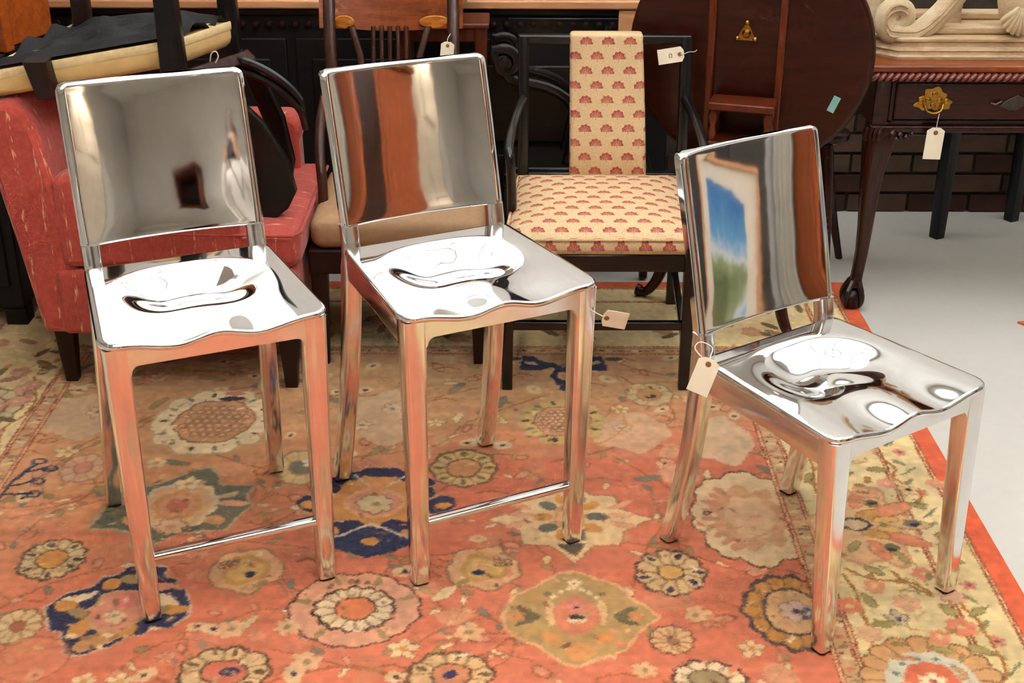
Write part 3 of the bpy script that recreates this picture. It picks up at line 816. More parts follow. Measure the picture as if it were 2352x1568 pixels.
    fy0 = RY0 + 0.48
    inn = (X > FX0) & (X < FX1) & (Y < FY1) & (Y > fy0)
    dxo = np.maximum(np.maximum(FX0 - X, X - FX1), np.maximum(Y - FY1, fy0 - Y))      # distance outside the field
    g1 = (~inn) & (dxo < GW)
    band(~inn, (232, 202, 146))
    tone = smooth_noise(sh, (30, 30))
    c.C[~inn] *= (0.93 + 0.12 * tone[~inn])[:, None]
    band(g1, (204, 158, 112))
    for d in (0.003, 0.010, GW - 0.010, GW - 0.003):
        m = (~inn) & (np.abs(dxo - d) < 0.0016 + c.res * 0.3)
        band(m, (150, 76, 52))
    for d in (0.0065, GW - 0.0065):
        m = (~inn) & (np.abs(dxo - d) < 0.0022)
        band(m, (222, 166, 116))
    # outer guard: cream with twigs between fine double lines, then the plain coral edge
    eo = np.minimum(np.minimum(X - RX0, RX1 - X), np.minimum(RY1 - Y, Y - RY0))
    for d in (0.150, 0.158, 0.056, 0.048):
        m = np.abs(eo - d) < 0.0015 + c.res * 0.3
        band(m & ~inn, (160, 84, 54))
    band((eo < 0.046), (222, 100, 62))
    m = eo < 0.046
    c.C[m] *= (0.95 + 0.1 * smooth_noise(sh, (80, 20))[m])[:, None]
    # small figures in the guard stripes
    ys = np.arange(c.ys[0], c.ys[-1], 0.034)
    for side in (-1, 1):
        gx = FX1 + GW / 2 if side > 0 else FX0 - GW / 2
        ox = RX1 - 0.103 if side > 0 else RX0 + 0.103
        for i, yy in enumerate(ys):
            if yy > FY1 + GW: continue
            c.leaf(gx + .004 * math.sin(i * 2.1), yy, .013, .0055, .2 * (-1) ** i, [(222, 190, 140), (150, 120, 80), (206, 120, 90)][i % 3]); c.dot(gx + .008 * (-1) ** i, yy + .012, .004, .003, [DK, BROWN, OLIVE][i % 3])
        for i, yy in enumerate(np.arange(c.ys[0], c.ys[-1], 0.045)):
            z = i % 4
            if z == 0: c.flower(ox, yy, .018, 5, (206, 126, 100), (160, 70, 56))
            elif z == 2: c.line([(ox - .022, yy - .015), (ox, yy), (ox + .018, yy + .02)], .006, (124, 122, 80))
            else: c.leaf(ox + .012 * (-1) ** i, yy, .020, .006, .9 * (-1) ** (i // 2), (140, 134, 90)); c.dot(ox - .02, yy, .004, .004, BROWN)
    for i, xx in enumerate(np.arange(FX0, FX1, 0.036)):
        c.leaf(xx, FY1 + GW / 2, .009, .008, 0, [(222, 190, 140), (150, 120, 80)][i % 2]); c.dot(xx + .018, FY1 + GW / 2, .005, .004, [DK, BROWN, (190, 96, 70)][i % 3])
    if big:
        # right main border
        def bvine(pts): c.line(pts, .0065, (166, 104, 44))
        bvine([(.70, 2.86), (.72, 2.74), (.705, 2.62), (.73, 2.5)]); bvine([(.88, 2.80), (.91, 2.74), (.90, 2.68), (.94, 2.62), (.92, 2.56)]); bvine([(.69, 2.30), (.705, 2.24), (.70, 2.18), (.705, 2.12), (.70, 2.04), (.735, 1.97), (.78, 1.93)])
        bvine([(.70, 2.32), (.75, 2.28), (.82, 2.27), (.86, 2.23)]); bvine([(.80, 2.31), (.82, 2.26), (.86, 2.22)]); bvine([(.91, 2.24), (.905, 2.19), (.925, 2.14), (.93, 2.06), (.925, 1.98), (.88, 1.92)])
        bvine([(.71, 3.0), (.78, 3.05), (.86, 3.0), (.9, 2.9)]); bvine([(.72, 3.2), (.8, 3.14), (.9, 3.2), (.94, 3.3)])
        x, y = 0.80, 2.485
        c.blob(x - .02, y, .10, .15, [(1.0, (206, 150, 106), 6, .12, 9, .12, .3), (.92, (226, 178, 128), 6, .12, 9, .12, .3)])
        for (a, b, L, wd, rt, col) in ((.06, .06, .05, .020, .5, (222, 140, 100)), (.08, .0, .05, .018, -.1, (206, 168, 120)), (.06, -.06, .05, .020, -.5, (220, 132, 96)), (-.01, .10, .035, .018, 1.2, (222, 140, 100)), (-.01, -.10, .035, .018, -1.2, (222, 140, 100)), (.0, .04, .03, .015, .4, (206, 150, 80)), (.0, -.04, .03, .015, -.4, (206, 150, 80)), (.035, .02, .03, .011, .1, (220, 170, 100)), (.035, -.02, .03, .011, -.1, (220, 170, 100)), (.09, .005, .018, .012, 0, (112, 108, 88)), (.02, .085, .014, .012, .3, (112, 108, 80)), (.02, -.09, .016, .012, .3, (112, 108, 80))):
            c.leaf(x + a, y + b, L, wd, rt, col, (150, 94, 50))
        c.dot(x - .035, y, .036, .026, (72, 56, 60)); c.dot(x - .035, y, .029, .018, (214, 178, 138)); c.dot(x + .095, y, .010, .007, (50, 44, 60)); c.dot(x + .025, y + .085, .009, .007, DK); c.dot(x + .02, y - .10, .012, .008, (60, 60, 50))
        x, y = 0.785, 1.96
        c.blob(x, y, .128, .125, [(1.0, (112, 78, 48), 18, .0, 18, .07, 0), (.97, (206, 152, 98), 18, .0, 18, .07, 0), (.66, (206, 196, 168), 10, .02, 12, .05, 0), (.40, (210, 106, 72), 8, .04, 10, .06, 0)])
        for i in range(18):
            a = 2 * math.pi * i / 18; c.line([(x + .088 * math.cos(a), y + .086 * math.sin(a)), (x + .124 * math.cos(a), y + .12 * math.sin(a))], .003, (122, 84, 52))
        for i in range(12):
            a = 2 * math.pi * i / 12 + .2; c.dot(x + .067 * math.cos(a), y + .065 * math.sin(a), .006, .005, (116, 116, 96))
        c.flower(x, y, .026, 6, IVORY, (150, 60, 46))
        for (x, y, r, col) in ((.681, 2.19, .026, (226, 130, 92)), (.99, 2.66, .022, (226, 150, 112)), (.886, 2.12, .030, (226, 134, 98)), (.835, 2.09, .022, (224, 140, 108)), (.745, 2.255, .024, (226, 150, 108)), (.80, 2.20, .028, (228, 168, 128)), (.70, 2.10, .026, (228, 176, 136)), (.815, 2.62, .028, (224, 160, 116)), (.875, 2.655, .022, (222, 150, 120)), (.86, 2.30, .022, (226, 138, 104)), (.90, 2.22, .024, (222, 170, 134)), (.76, 2.76, .026, (222, 150, 110)), (.9, 3.06, .03, (216, 150, 112))):
            c.flower(x, y, r, 6, col, (220, 186, 132), (196, 130, 96))
        c.flower(.766, 2.148, .024, 5, (206, 178, 140), (60, 56, 56), (50, 46, 50)); c.flower(.92, 2.63, .022, 5, (216, 180, 130), DK, BROWN)
        for (x, y, a) in ((.725, 2.21, 1.9), (.875, 2.175, 2.1), (.735, 2.13, .1), (.83, 2.05, -.3), (.90, 2.05, 2.6), (.93, 2.17, .7), (.76, 2.31, 2.5), (.83, 2.36, 2.0), (.94, 2.35, 2.4), (.92, 2.56, 2.6), (.87, 2.72, 0), (.74, 2.40, 1.0), (.70, 2.68, 1.2), (.95, 2.45, .5), (.74, 2.95, .4), (.93, 2.95, 2.0), (.88, 3.25, .8)):
            c.leaf(x, y, .022, .009, a, (166, 146, 88), (110, 84, 48))
        # left main border, seen beside the armchair leg
        c.line([(-1.23, 2.78), (-1.26, 2.9), (-1.225, 3.0), (-1.24, 3.1), (-1.27, 3.2)], .007, (166, 110, 60)); c.line([(-1.24, 3.05), (-1.32, 3.0), (-1.38, 2.9)], .007, (166, 110, 60))
        c.rosette(-1.335, 3.02, .09, .11, 12, (206, 184, 136), None, (190, 170, 130), (130, 110, 74), None, .55)
        for k in range(46):
            x = rng.uniform(-1.46, -1.24); y = rng.uniform(2.75, 3.75); a = rng.rand() * 6.3
            if rng.rand() < .7: c.leaf(x, y, .028, .010, a, [(140, 118, 72), (116, 96, 62), (190, 130, 100)][k % 3], (104, 80, 50))
            else: c.flower(x, y, .028, 6, (210, 150, 120), (210, 180, 140), (180, 120, 90))
    for k in range(240 if big else 0):
        x = rng.uniform(.685, .88) if k % 4 else rng.uniform(-1.46, -1.24); y = rng.uniform(1.8, 3.3); a = rng.rand() * 6.3
        col = [(206, 150, 104), (176, 126, 70), (150, 130, 80), (220, 140, 106), (214, 180, 128)][k % 5]
        w_ = rng.randint(3)
        if w_ == 0: c.line([(x, y), (x + .016 * math.cos(a), y + .016 * math.sin(a)), (x + .03 * math.cos(a + .6), y + .03 * math.sin(a + .6))], .003, col, .85)
        elif w_ == 1: c.leaf(x, y, .012, .005, a, col, (150, 104, 62))
        else: c.dot(x, y, .005, .004, col, 0, .9)
    # far main border
    for k in range(50 if big else 0):
        x = rng.uniform(-1.2, .95); y = rng.uniform(FY1 + .08, RY1 - .17); a = rng.rand() * 6.3
        if k % 3: c.leaf(x, y, .03, .010, a, [(150, 122, 76), (180, 130, 84), (120, 98, 64)][k % 3], (110, 82, 50))
        else: c.flower(x, y, .03, 6, (208, 148, 104), (206, 170, 120), (150, 100, 60))
    for k in range(0 if big else 60):
        sd = 1 if k % 2 else -1
        x = (FX1 + .2 if sd > 0 else FX0 - .2) + rng.uniform(-.1, .1); y = rng.uniform(c.ys[0], c.ys[-1]); a = rng.rand() * 6.3
        c.leaf(x, y, .03, .012, a, [(150, 122, 76), (206, 130, 96), (120, 98, 64)][k % 3], (110, 82, 50))

def knots(c):
    ny, nx = c.C.shape[:2]
    J = (np.arange(ny)[:, None] + rng.randint(-1, 2, (ny, nx))).clip(0, ny - 1)
    I = (np.arange(nx)[None, :] + rng.randint(-1, 2, (ny, nx))).clip(0, nx - 1)
    c.C = 0.45 * c.C + 0.55 * c.C[J, I]
    t = smooth_noise(c.C.shape, (ny // 5, nx // 4)) if False else smooth_noise((ny, nx), (max(2, ny // 5), max(2, nx // 4)))
    t2 = smooth_noise((ny, nx), (max(2, ny // 14), max(2, nx // 30)))
    c.C = c.C * (0.90 + 0.12 * t + 0.09 * t2)[..., None]
    mean = c.C.mean(-1, keepdims=True)
    c.C = np.clip(c.C + (smooth_noise((ny, nx), (max(2, ny // 10), max(2, nx // 22)))[..., None] - 0.5) * 0.10 * (mean - c.C), 0, 1)

def build_rug():
    ca = Canvas(RX0, RX1, 1.72, RY1, 0.0032); paint(ca, True); knots(ca)
    cb = Canvas(RX0, RX1, RY0, 1.72, 0.010); paint(cb, False); knots(cb)
    vs, fs, cs = [], [], []
    off = 0
    for c in (ca, cb):
        pile = 0.0007 * (smooth_noise(c.X.shape, (c.ny // 3, c.nx // 3)) - 1.0)
        z = pile
        co = np.stack([c.X0, c.Y0, z], -1).reshape(-1, 3)
        idx = np.arange(c.nx * c.ny).reshape(c.ny, c.nx) + off
        q = np.stack([idx[:-1, :-1], idx[:-1, 1:], idx[1:, 1:], idx[1:, :-1]], -1).reshape(-1, 4)
        vs.append(co); fs.append(q); off += len(co)
        C = np.clip(c.C, 0, 1)
        L = np.where(C <= 0.04045, C / 12.92, ((C + 0.055) / 1.055) ** 2.4)
        cs.append(np.concatenate([L, np.ones(L.shape[:2] + (1,))], -1).reshape(-1, 4))
    # selvage sides
    o = off
    rim = np.array([(RX0, RY0, 0), (RX1, RY0, 0), (RX1, RY1, 0), (RX0, RY1, 0), (RX0, RY0, -0.008), (RX1, RY0, -0.008), (RX1, RY1, -0.008), (RX0, RY1, -0.008)], float)
    rim[:4, 2] = -0.0004
    vs.append(rim); cs.append(np.tile(np.array([*lin((206, 110, 76)), 1.0]), (8, 1)))
    fs.append(np.array([(o, o + 1, o + 5, o + 4), (o + 1, o + 2, o + 6, o + 5), (o + 2, o + 3, o + 7, o + 6), (o + 3, o, o + 4, o + 7), (o + 4, o + 5, o + 6, o + 7)]))
    vs = np.concatenate(vs); fs = np.concatenate(fs); cs = np.concatenate(cs)
    me = bpy.data.meshes.new('oriental_rug')
    me.vertices.add(len(vs)); me.vertices.foreach_set('co', vs.ravel())
    me.loops.add(fs.size); me.loops.foreach_set('vertex_index', fs.ravel().astype(np.int32))
    me.polygons.add(len(fs)); me.polygons.foreach_set('loop_start', np.arange(0, fs.size, 4, dtype=np.int32))
    me.update(calc_edges=True)
    at = me.color_attributes.new('wool', 'FLOAT_COLOR', 'POINT')
    at.data.foreach_set('color', cs.ravel())
    g = NT('knotted_wool')
    an = g.n('ShaderNodeVertexColor'); an.layer_name = 'wool'
    v = g.coords('Object', (1, 3.0, 1))
    nz = g.noise(v, 260.0, 3.0, 0.7)
    n2 = g.noise(g.coords('Object', (0.6, 6.0, 1)), 14.0, 3.0, 0.6)
    k = nz * 0.34 + n2 * 0.22 + 0.72
    mul = g.n('ShaderNodeMix', data_type='RGBA', blend_type='MULTIPLY'); mul.inputs[0].default_value = 1.0
    cb_ = g.n('ShaderNodeCombineColor')
    for i in range(3): g.put(cb_.inputs[i], k)
    g.t.links.new(an.outputs['Color'], mul.inputs[6]); g.t.links.new(cb_.outputs[0], mul.inputs[7])
    g.put(g.b.inputs['Base Color'], mul.outputs[2])
    g.set(Roughness=0.95); g.b.inputs['Sheen Weight'].default_value = 0.15; g.b.inputs['Specular IOR Level'].default_value = 0.15
    g.bump(nz, 0.35, 0.003)
    me.materials.append(g.m)
    o = bpy.data.objects.new('oriental_rug', me)
    COL.objects.link(o)
    return tag(o, 'large coral and ivory oriental rug with navy palmettes under the metal chairs', 'rug')
build_rug()
# ================================================================== the aluminium chairs
WF, WR, DEP, WT = 0.205, 0.181, 0.379, 0.1845

def seat_z(x, y):
    """height of the pressed seat pan above its rim; y runs 0 at the back to -DEP at the front"""
    t = -y / DEP
    ax = abs(x)
    hw = 0.150 + 0.022 * t
    ky = (y + 0.175) / 0.140 if y > -0.175 else 0.0
    q = (abs(ky) ** 2.6 + (ax / hw) ** 2.6) ** (1 / 2.6)
    m = 1.0 - sstep(0.34, 1.03, q)
    deep = 0.034 * (1 - sstep(0.34, 0.70, t)) + 0.011 * sstep(0.34, 0.70, t) + 0.006 * sstep(0.75, 1.0, t)
    z = -deep * m
    # pommel between the thighs, running out at the front edge
    z += 0.015 * math.exp(-(x / 0.048) ** 2) * sstep(0.42, 1.0, t) * m ** 0.5
    # two shallow seats beside the middle
    z -= 0.002 * m * math.exp(-((ax - 0.075) / 0.05) ** 2) * (1 - sstep(0.3, 0.7, t))
    return z

def build_seat(zs, parent):
    mb = MB()
    nu, rows = 44, []
    ts = [0.0, 0.008, 0.02] + [0.02 + 0.90 * (i / 30) for i in range(1, 31)] + [0.945, 0.965, 0.98, 0.99, 0.996, 1.0]
    R = 0.032
    for t in ts:
        y = -DEP * t
        hw = WR + (WF - WR) * t
        dy = (DEP - R) + y            # negative inside the corner zone
        if dy < 0: hw -= R - math.sqrt(max(0.0, R * R - dy * dy))
        r0 = 0.010
        if -y < r0: hw -= r0 - math.sqrt(max(0.0, r0 * r0 - (r0 + y) ** 2))
        row = []
        for k in range(nu + 1):
            s = -1 + 2 * k / nu
            x = hw * s
            row.append((x, y, zs + seat_z(x, y)))
        rows.append(row)
    n = nu + 1
    for r in rows: mb.v += r
    for a in range(len(rows) - 1):
        for k in range(nu):
            q = a * n + k
            mb.f.append((q, q + 1, q + n + 1, q + n))
    # rolled rim
    m = len(rows)
    loop = [k for k in range(n)] + [a * n + nu for a in range(1, m)] + [(m - 1) * n + k for k in range(nu - 1, -1, -1)] + [a * n for a in range(m - 2, 0, -1)]
    base = [Vector(mb.v[i]) for i in loop]
    L = len(base)
    nr = []
    for i in range(L):
        d = base[(i + 1) % L] - base[i - 1]
        nn = Vector((d.y, -d.x, 0))
        c = Vector((0, -DEP / 2, 0))
        if nn.dot(Vector((base[i].x, base[i].y, 0)) - c) < 0: nn = -nn
        nr.append(nn.normalized())
    prev = loop
    for off, dz in ((0.0028, -0.0006), (0.0050, -0.0026), (0.0060, -0.0062), (0.0052, -0.0100), (0.0026, -0.0124), (-0.006, -0.0128)):
        st = len(mb.v)
        for i in range(L): mb.v.append(tuple(base[i] + nr[i] * off + Vector((0, 0, dz))))
        cur = list(range(st, st + L))
        for i in range(L):
            mb.f.append((prev[i], prev[(i + 1) % L], cur[(i + 1) % L], cur[i]))
        prev = cur
    return mb.build('seat', M['alu'], parent, angle=60)

def aluminium_chair(label, loc, rot, zs, hb, lean, wff, dff, wrf, drf, stool, group=None):
    t = thing('bar_stool' if stool else 'side_chair', label, 'stool' if stool else 'chair', loc, rot, group)
    build_seat(zs, t)
    # ---- front legs, tapering
    for s in (-1, 1):
        rings = []
        for k in range(9):
            u = k / 8
            z = (zs - 0.0125) * (1 - u) + 0.006 * u
            w = 0.047 * (1 - u) + 0.035 * u
            d = 0.045 * (1 - u) + 0.034 * u
            ox = (WF - 0.001) * (1 - u) + wff * u
            oy = (DEP - 0.001) * (1 - u) + dff * u
            rings.append([(x, y, z) for x, y in rrect(s * (ox - w / 2), -oy + d / 2, w, d, 0.008)])
        lg = MB().loft(rings).build('leg', M['alu_leg'], t)
        MB().loft([[(x, y, z) for x, y in rrect(s * (wff - 0.0175), -dff + 0.017, 0.030 - e, 0.029 - e, 0.006)] for z, e in ((0.008, 0.0), (0.001, 0.0), (0.0, 0.002))]).build('glide', M['glide'], lg)
    # ---- rear legs: swept back below the seat, running up into the back
    y_post = lambda z: lean * max(0.0, (z - zs) / hb) ** 1.12
    for s in (-1, 1):
        rings = []
        zz = [0.006] + [zs * k / 12 for k in range(1, 12)] + [zs - 0.02, zs + 0.0, zs + 0.02, zs + 0.0435]
        for z in zz:
            if z < zs - 0.03:
                u = 1 - z / zs
                yc = (drf - 0.018) * (u ** 1.75) + 0.016 * (1 - u)
                ox = WR + 0.003 + (wrf - WR - 0.003) * u ** 1.3
                d, w = 0.046 - 0.012 * u, 0.036
            else:
                yc = 0.014 + y_post(z)
                ox = WR + 0.003; d, w = 0.032, 0.036
            rings.append([(x, y, z) for x, y in rrect(s * (ox - w / 2), yc, w, d, 0.007)])
        lg = MB().loft(rings).build('leg', M['alu_leg'], t)
        MB().loft([[(x, y, z) for x, y in rrect(s * (wrf - 0.018), drf - 0.018, 0.030 - e, 0.029 - e, 0.006)] for z, e in ((0.008, 0.0), (0.001, 0.0), (0.0, 0.002))]).build('glide', M['glide'], lg)
    # ---- front rail: wavy top under the seat lip, filleted into the legs below
    xi = WF - 0.047
    top = [(-xi - 0.004 + (2 * xi + 0.008) * k / 36, 0) for k in range(37)]
    top = [(x, zs + seat_z(x, -DEP + 0.004) - 0.0105) for x, _ in top]
    zb = zs - 0.049
    fr = 0.016
    bot = [(xi + 0.004, zb - fr - 0.004)]
    for k in range(7):
        a = math.pi / 2 * k / 6
        bot.append((xi - fr + fr * math.cos(a) - 0.0005, zb - fr + fr * math.sin(a)))
    bot += [(-x, z) for x, z in reversed(bot)]
    MB().prism(top + bot, 'y', -DEP + 0.0025, -DEP + 0.034).build('front_rail', M['alu_leg'], t, angle=30)
    # ---- side rails
    for s in (-1, 1):
        rings = []
        for yy, ox, hh in ((-DEP + 0.040, WF - 0.003, 0.058), (-DEP / 2, (WF + WR) / 2 - 0.001, 0.056), (-0.004, WR + 0.002, 0.060)):
            rings.append([(s * (ox - 0.013 + a), yy, zs - 0.0115 - hh / 2 + b) for a, b in rrect(0, 0, 0.026, hh, 0.006)])
        MB().loft(rings).build('side_rail', M['alu_leg'], t)
    MB().loft([[(x, 0.012 + a, zs - 0.036 + b) for a, b in rrect(0, 0, 0.022, 0.046, 0.006)] for x in (-WR + 0.03, WR - 0.03)]).build('rear_rail', M['alu_leg'], t)
    # ---- back: dished panel with returned edges, open slot below it
    z0, z1 = zs + 0.040, zs + hb
    mb = MB()
    zz = [z0, z0 + 0.0012, z0 + 0.004, z0 + 0.008, z0 + 0.013, z0 + 0.018] + [z0 + 0.018 + (z1 - z0 - 0.040) * k / 22 for k in range(1, 23)]
    Rt = 0.016
    zz += [z1 - Rt + Rt * math.sin(math.pi / 2 * k / 6) for k in range(1, 7)]
    rings = []
    N = 40
    for z in zz:
        f = (z - zs) / hb
        w = WR + 0.003 + (WT - WR - 0.003) * f
        over = z - (z1 - Rt)
        if over > 0: w -= Rt - math.sqrt(max(1e-9, Rt * Rt - over * over))
        yf = y_post(z)
        ins = 0.0
        e0 = min(1.0, (z - z0) / 0.006)
        ins += 0.004 * (1 - math.sqrt(max(0.0, 1 - (1 - e0) ** 2)))
        e1 = max(0.0, 1 - (z1 - z) / 0.008)
        ins += 0.006 * (1 - math.sqrt(max(0.0, 1 - e1 ** 2)))
        depth = 0.030
        vf = sstep(0.06, 0.30, f) * (1 - 0.35 * sstep(0.7, 1.0, f))
        ring = []
        for k in range(N + 1):
            a = -1 + 2 * k / N
            x = w * a
            r = 0.009
            edge = w - abs(x)
            rd = (r - math.sqrt(max(0.0, r * r - (r - edge) ** 2))) if edge < r else 0.0
            dish = (0.019 + 0.004 * vf) * (0.93 + 0.07 * sstep(z0, z0 + 0.03, z)) * (1 - abs(a) ** 2.2)
            ring.append((x, yf - 0.002 + dish + rd + ins, z))
        yb = yf + depth - 0.002 - ins
        for k in range(9):
            a = 1 - 2 * k / 8
            rr_ = 0.004 if k in (0, 8) else 0.0
            ring.append(((w - rr_) * a, yb, z))
        rings.append(ring)
    mb.loft(rings)
    mb.build('backrest', M['alu'], t, angle=50)
    if stool:
        zf = 0.150
        yb = -(DEP + (dff - DEP) * 0.75) + 0.006
        xw = WF + (wff - WF) * 0.75 - 0.036
        MB().loft([[(x, yb + 0.011 + a, zf - 0.007 + b) for a, b in rrect(0, 0, 0.024, 0.015, 0.006)] for x in (-xw, xw)]).build('footrest', M['alu'], t)
    return t

aluminium_chair('polished aluminium counter stool in front of the red armchair, nearest the left edge', (-0.676, 2.5346, 0.0), 0.4042, 0.6104, 0.3487, 0.0968, 0.1942, 0.3634, 0.2032, 0.1309, True, 'polished aluminium counter stools')
aluminium_chair('polished aluminium counter stool in the middle with a paper tag on its front leg', (-0.1755, 2.6565, 0.0), 0.4529, 0.6104, 0.3487, 0.0968, 0.1942, 0.3634, 0.2032, 0.1309, True, 'polished aluminium counter stools')
aluminium_chair('low polished aluminium side chair without footrest, nearest the bare floor', (0.5327, 2.4647, 0.0), 0.5865, 0.4643, 0.3902, 0.0978, 0.1935, 0.3963, 0.1956, 0.0900, False)

# ================================================================== paper tags
def paper_tag(label, p_hole, along, side, L, W, string_pts, marks=False):
    """card hanging from p_hole; 'along' points from the hole end to the square end, 'side' across it"""
    p = Vector(p_hole); a = Vector(along).normalized(); s = Vector(side)
    s = (s - a * s.dot(a)).normalized(); n = a.cross(s)
    t = thing('price_tag', label, 'tag', tuple(p), 0, 'paper price tags')
    h0 = 0.16 * L
    out = [(-h0, -0.22 * W), (-h0, 0.22 * W), (0.10 * L - h0, 0.5 * W), (L - h0, 0.5 * W), (L - h0, -0.5 * W), (0.10 * L - h0, -0.5 * W)]
    MB().loft([[tuple(a * u + s * v + n * k) for u, v in out] for k in (-0.0004, 0.0004)]).build('card', M['tag'], t, smooth=False)
    for k in (-1, 1):
        MB().loft([[tuple(a * (r * math.cos(q)) + s * (r * math.sin(q)) + n * (k * h)) for q in [2 * math.pi * i / 16 for i in range(16)]] for r, h in ((0.13 * W, 0.0005), (0.13 * W, 0.0010), (0.05 * W, 0.0011))]).build('eyelet', M['tag_eye'], t)
    if string_pts:
        MB().tube([tuple(Vector(q) - p) for q in catmull([p_hole] + string_pts, 6)], 0.0011, 6).build('string', M['string'], t)
    if marks:
        for (u, v, du, dv) in ((0.30, -0.12, 0.02, 0.24), (0.30, -0.12, 0.12, 0.03), (0.30, 0.10, 0.12, 0.03), (0.40, -0.12, 0.02, 0.24)):
            for k in (-1, 1):
                q = [(u * L, v * W), ((u + du) * L, v * W), ((u + du) * L, (v + dv) * W), (u * L, (v + dv) * W)]
                MB().loft([[tuple(a * x + s * y + n * (k * h)) for x, y in q] for h in (0.0005, 0.0008)]).build('pencil_mark', M['ink'], t, smooth=False)
    return t
paper_tag('beige paper tag tied to the front leg of the middle stool', (0.1905, 2.392, 0.5385), (0.98, 0.05, -0.20), (0.18, -0.25, 0.95), 0.050, 0.041, [(0.178, 2.392, 0.545), (0.163, 2.396, 0.552), (0.150, 2.41, 0.556)])
paper_tag('white paper tag hanging from the rear corner of the low chair', (0.3808, 2.292, 0.487), (-0.32, -0.12, -0.93), (0.92, -0.30, -0.28), 0.074, 0.043, [(0.386, 2.305, 0.498), (0.392, 2.330, 0.505), (0.372, 2.352, 0.506), (0.360, 2.335, 0.499), (0.378, 2.296, 0.490)])
# ================================================================== red armchair (faces right) with a chair upside down on it
def soft(x0, x1, y0, y1, z0, z1, r=0.02, crown=0.0, seg=4, nz=3):
    """upholstered block: rounded plan, rolled top and bottom edges, crowned top"""
    mb = MB(); rings = []
    prof = []
    for k in range(nz + 1):
        a = math.pi / 2 * k / nz
        prof.append((r * (1 - math.sin(a)), z0 + r * (1 - math.cos(a))))
    for k in range(nz + 1):
        a = math.pi / 2 * k / nz
        prof.append((r * (1 - math.cos(a)), z1 - r + r * math.sin(a)))
    cx, cy, wx, wy = (x0 + x1) / 2, (y0 + y1) / 2, x1 - x0, y1 - y0
    for ins, z in prof:
        rings.append([(x, y, z) for x, y in rrect(cx, cy, wx - 2 * ins, wy - 2 * ins, max(0.008, r * 1.4 - ins), seg)])
    for f in (0.8, 0.55, 0.28):
        rings.append([(cx + (x - cx) * f, cy + (y - cy) * f, z1 + crown * (1 - f * f) ** 0.8) for x, y, _ in rings[2 * nz + 1]])
    mb.loft(rings)
    return mb

def fab(mb, name, mat, parent, uvfn=boxuv, **kw):
    o = mb.build(name, mat, parent, angle=70, **kw)
    set_uv(o.data, uvfn)
    return o

B = Vector((-0.87, 3.43, 0.0))
ra = thing('armchair', 'low red fleck-woven armchair facing right, behind the left stool', 'armchair', tuple(B))
def rel(mb, b=B):
    return mb.xf(Matrix.Translation(-b))
fab(rel(soft(-1.16, -0.545, 3.125, 3.745, 0.155, 0.335, 0.018)), 'seat_base', M['red'], ra)
fab(rel(soft(-1.10, -0.530, 3.135, 3.735, 0.330, 0.432, 0.030, 0.012)), 'seat_cushion', M['red'], ra, lambda co, n: (co.y, co.x) if abs(n.z) > 0.5 else (boxuv(co, n)))
pf = [(-1.205, 0.155), (-1.24, 0.40), (-1.275, 0.62), (-1.285, 0.70), (-1.268, 0.745), (-1.235, 0.765), (-1.195, 0.760), (-1.165, 0.735), (-1.145, 0.68), (-1.115, 0.50), (-1.095, 0.40), (-1.095, 0.155)]
fab(rel(MB().prism(pf, 'y', 3.135, 3.765)), 'backrest', M['red'], ra, bevel=0.018, seg=3)
for nm, y0, y1, xf, zt in (('armrest', 3.128, 3.215, -0.66, 0.595), ('armrest', 3.645, 3.745, -0.585, 0.600)):
    p2 = [(-1.13, 0.34), (-1.13, zt - 0.02), (-1.05, zt), (xf - 0.04, zt - 0.006), (xf - 0.008, zt - 0.022), (xf, zt - 0.05), (xf - 0.012, zt - 0.09), (xf - 0.01, 0.34)]
    fab(rel(MB().prism(p2, 'y', y0, y1)), nm, M['red'], ra, bevel=0.02, seg=3)
MB().tube([(-1.10 - B.x, 3.131 - B.y, 0.437), (-0.545 - B.x, 3.131 - B.y, 0.427), (-0.527 - B.x, 3.16 - B.y, 0.427), (-0.526 - B.x, 3.70 - B.y, 0.427)], 0.004, 6).build('piping', M['red'], ra)
set_uv(bpy.data.objects[-1].data if False else ra.children[-1].data, boxuv)
for lx, ly, ox in ((-1.165, 3.185, 0.0), (-0.575, 3.150, 0.012), (-1.16, 3.70, 0.0), (-0.60, 3.70, 0.0)):
    rings = [[(lx + dx * (ox and 1) + x - B.x, ly + y - B.y, z) for x, y in rrect(0, 0, w, w, 0.004)] for z, w, dx in ((0.158, 0.050, 0.0), (0.08, 0.042, 0.0), (0.0, 0.032, 0.0))]
    MB().loft(rings).build('leg', M['dark_leg'], ra)

# ---- chair lying upside down across the armchair
U = Vector((-0.97, 3.33, 0.88))
ud = thing('upturned_chair', 'cream upholstered dark wood chair lying upside down on the red armchair', 'chair', tuple(U))
NL, NR, FR, FL = Vector((-1.29, 3.17, 0.822)), Vector((-0.795, 3.20, 0.902)), Vector((-0.715, 3.49, 0.888)), Vector((-1.14, 3.52, 0.872))
def quad(u, v, dz=0.0, ins=0.0):
    u2, v2 = u, v
    c = (NL + NR + FR + FL) / 4
    p = NL * (1 - u2) * (1 - v2) + NR * u2 * (1 - v2) + FR * u2 * v2 + FL * (1 - u2) * v2
    p = c + (p - c) * (1 - ins)
    return p + Vector((0, 0, dz)) - U
def qring(dz, ins, n=8):
    r = []
    for k in range(n): r.append(quad(k / n, 0, dz, ins))
    for k in range(n): r.append(quad(1, k / n, dz, ins))
    for k in range(n): r.append(quad(1 - k / n, 1, dz, ins))
    for k in range(n): r.append(quad(0, 1 - k / n, dz, ins))
    return [tuple(p) for p in r]
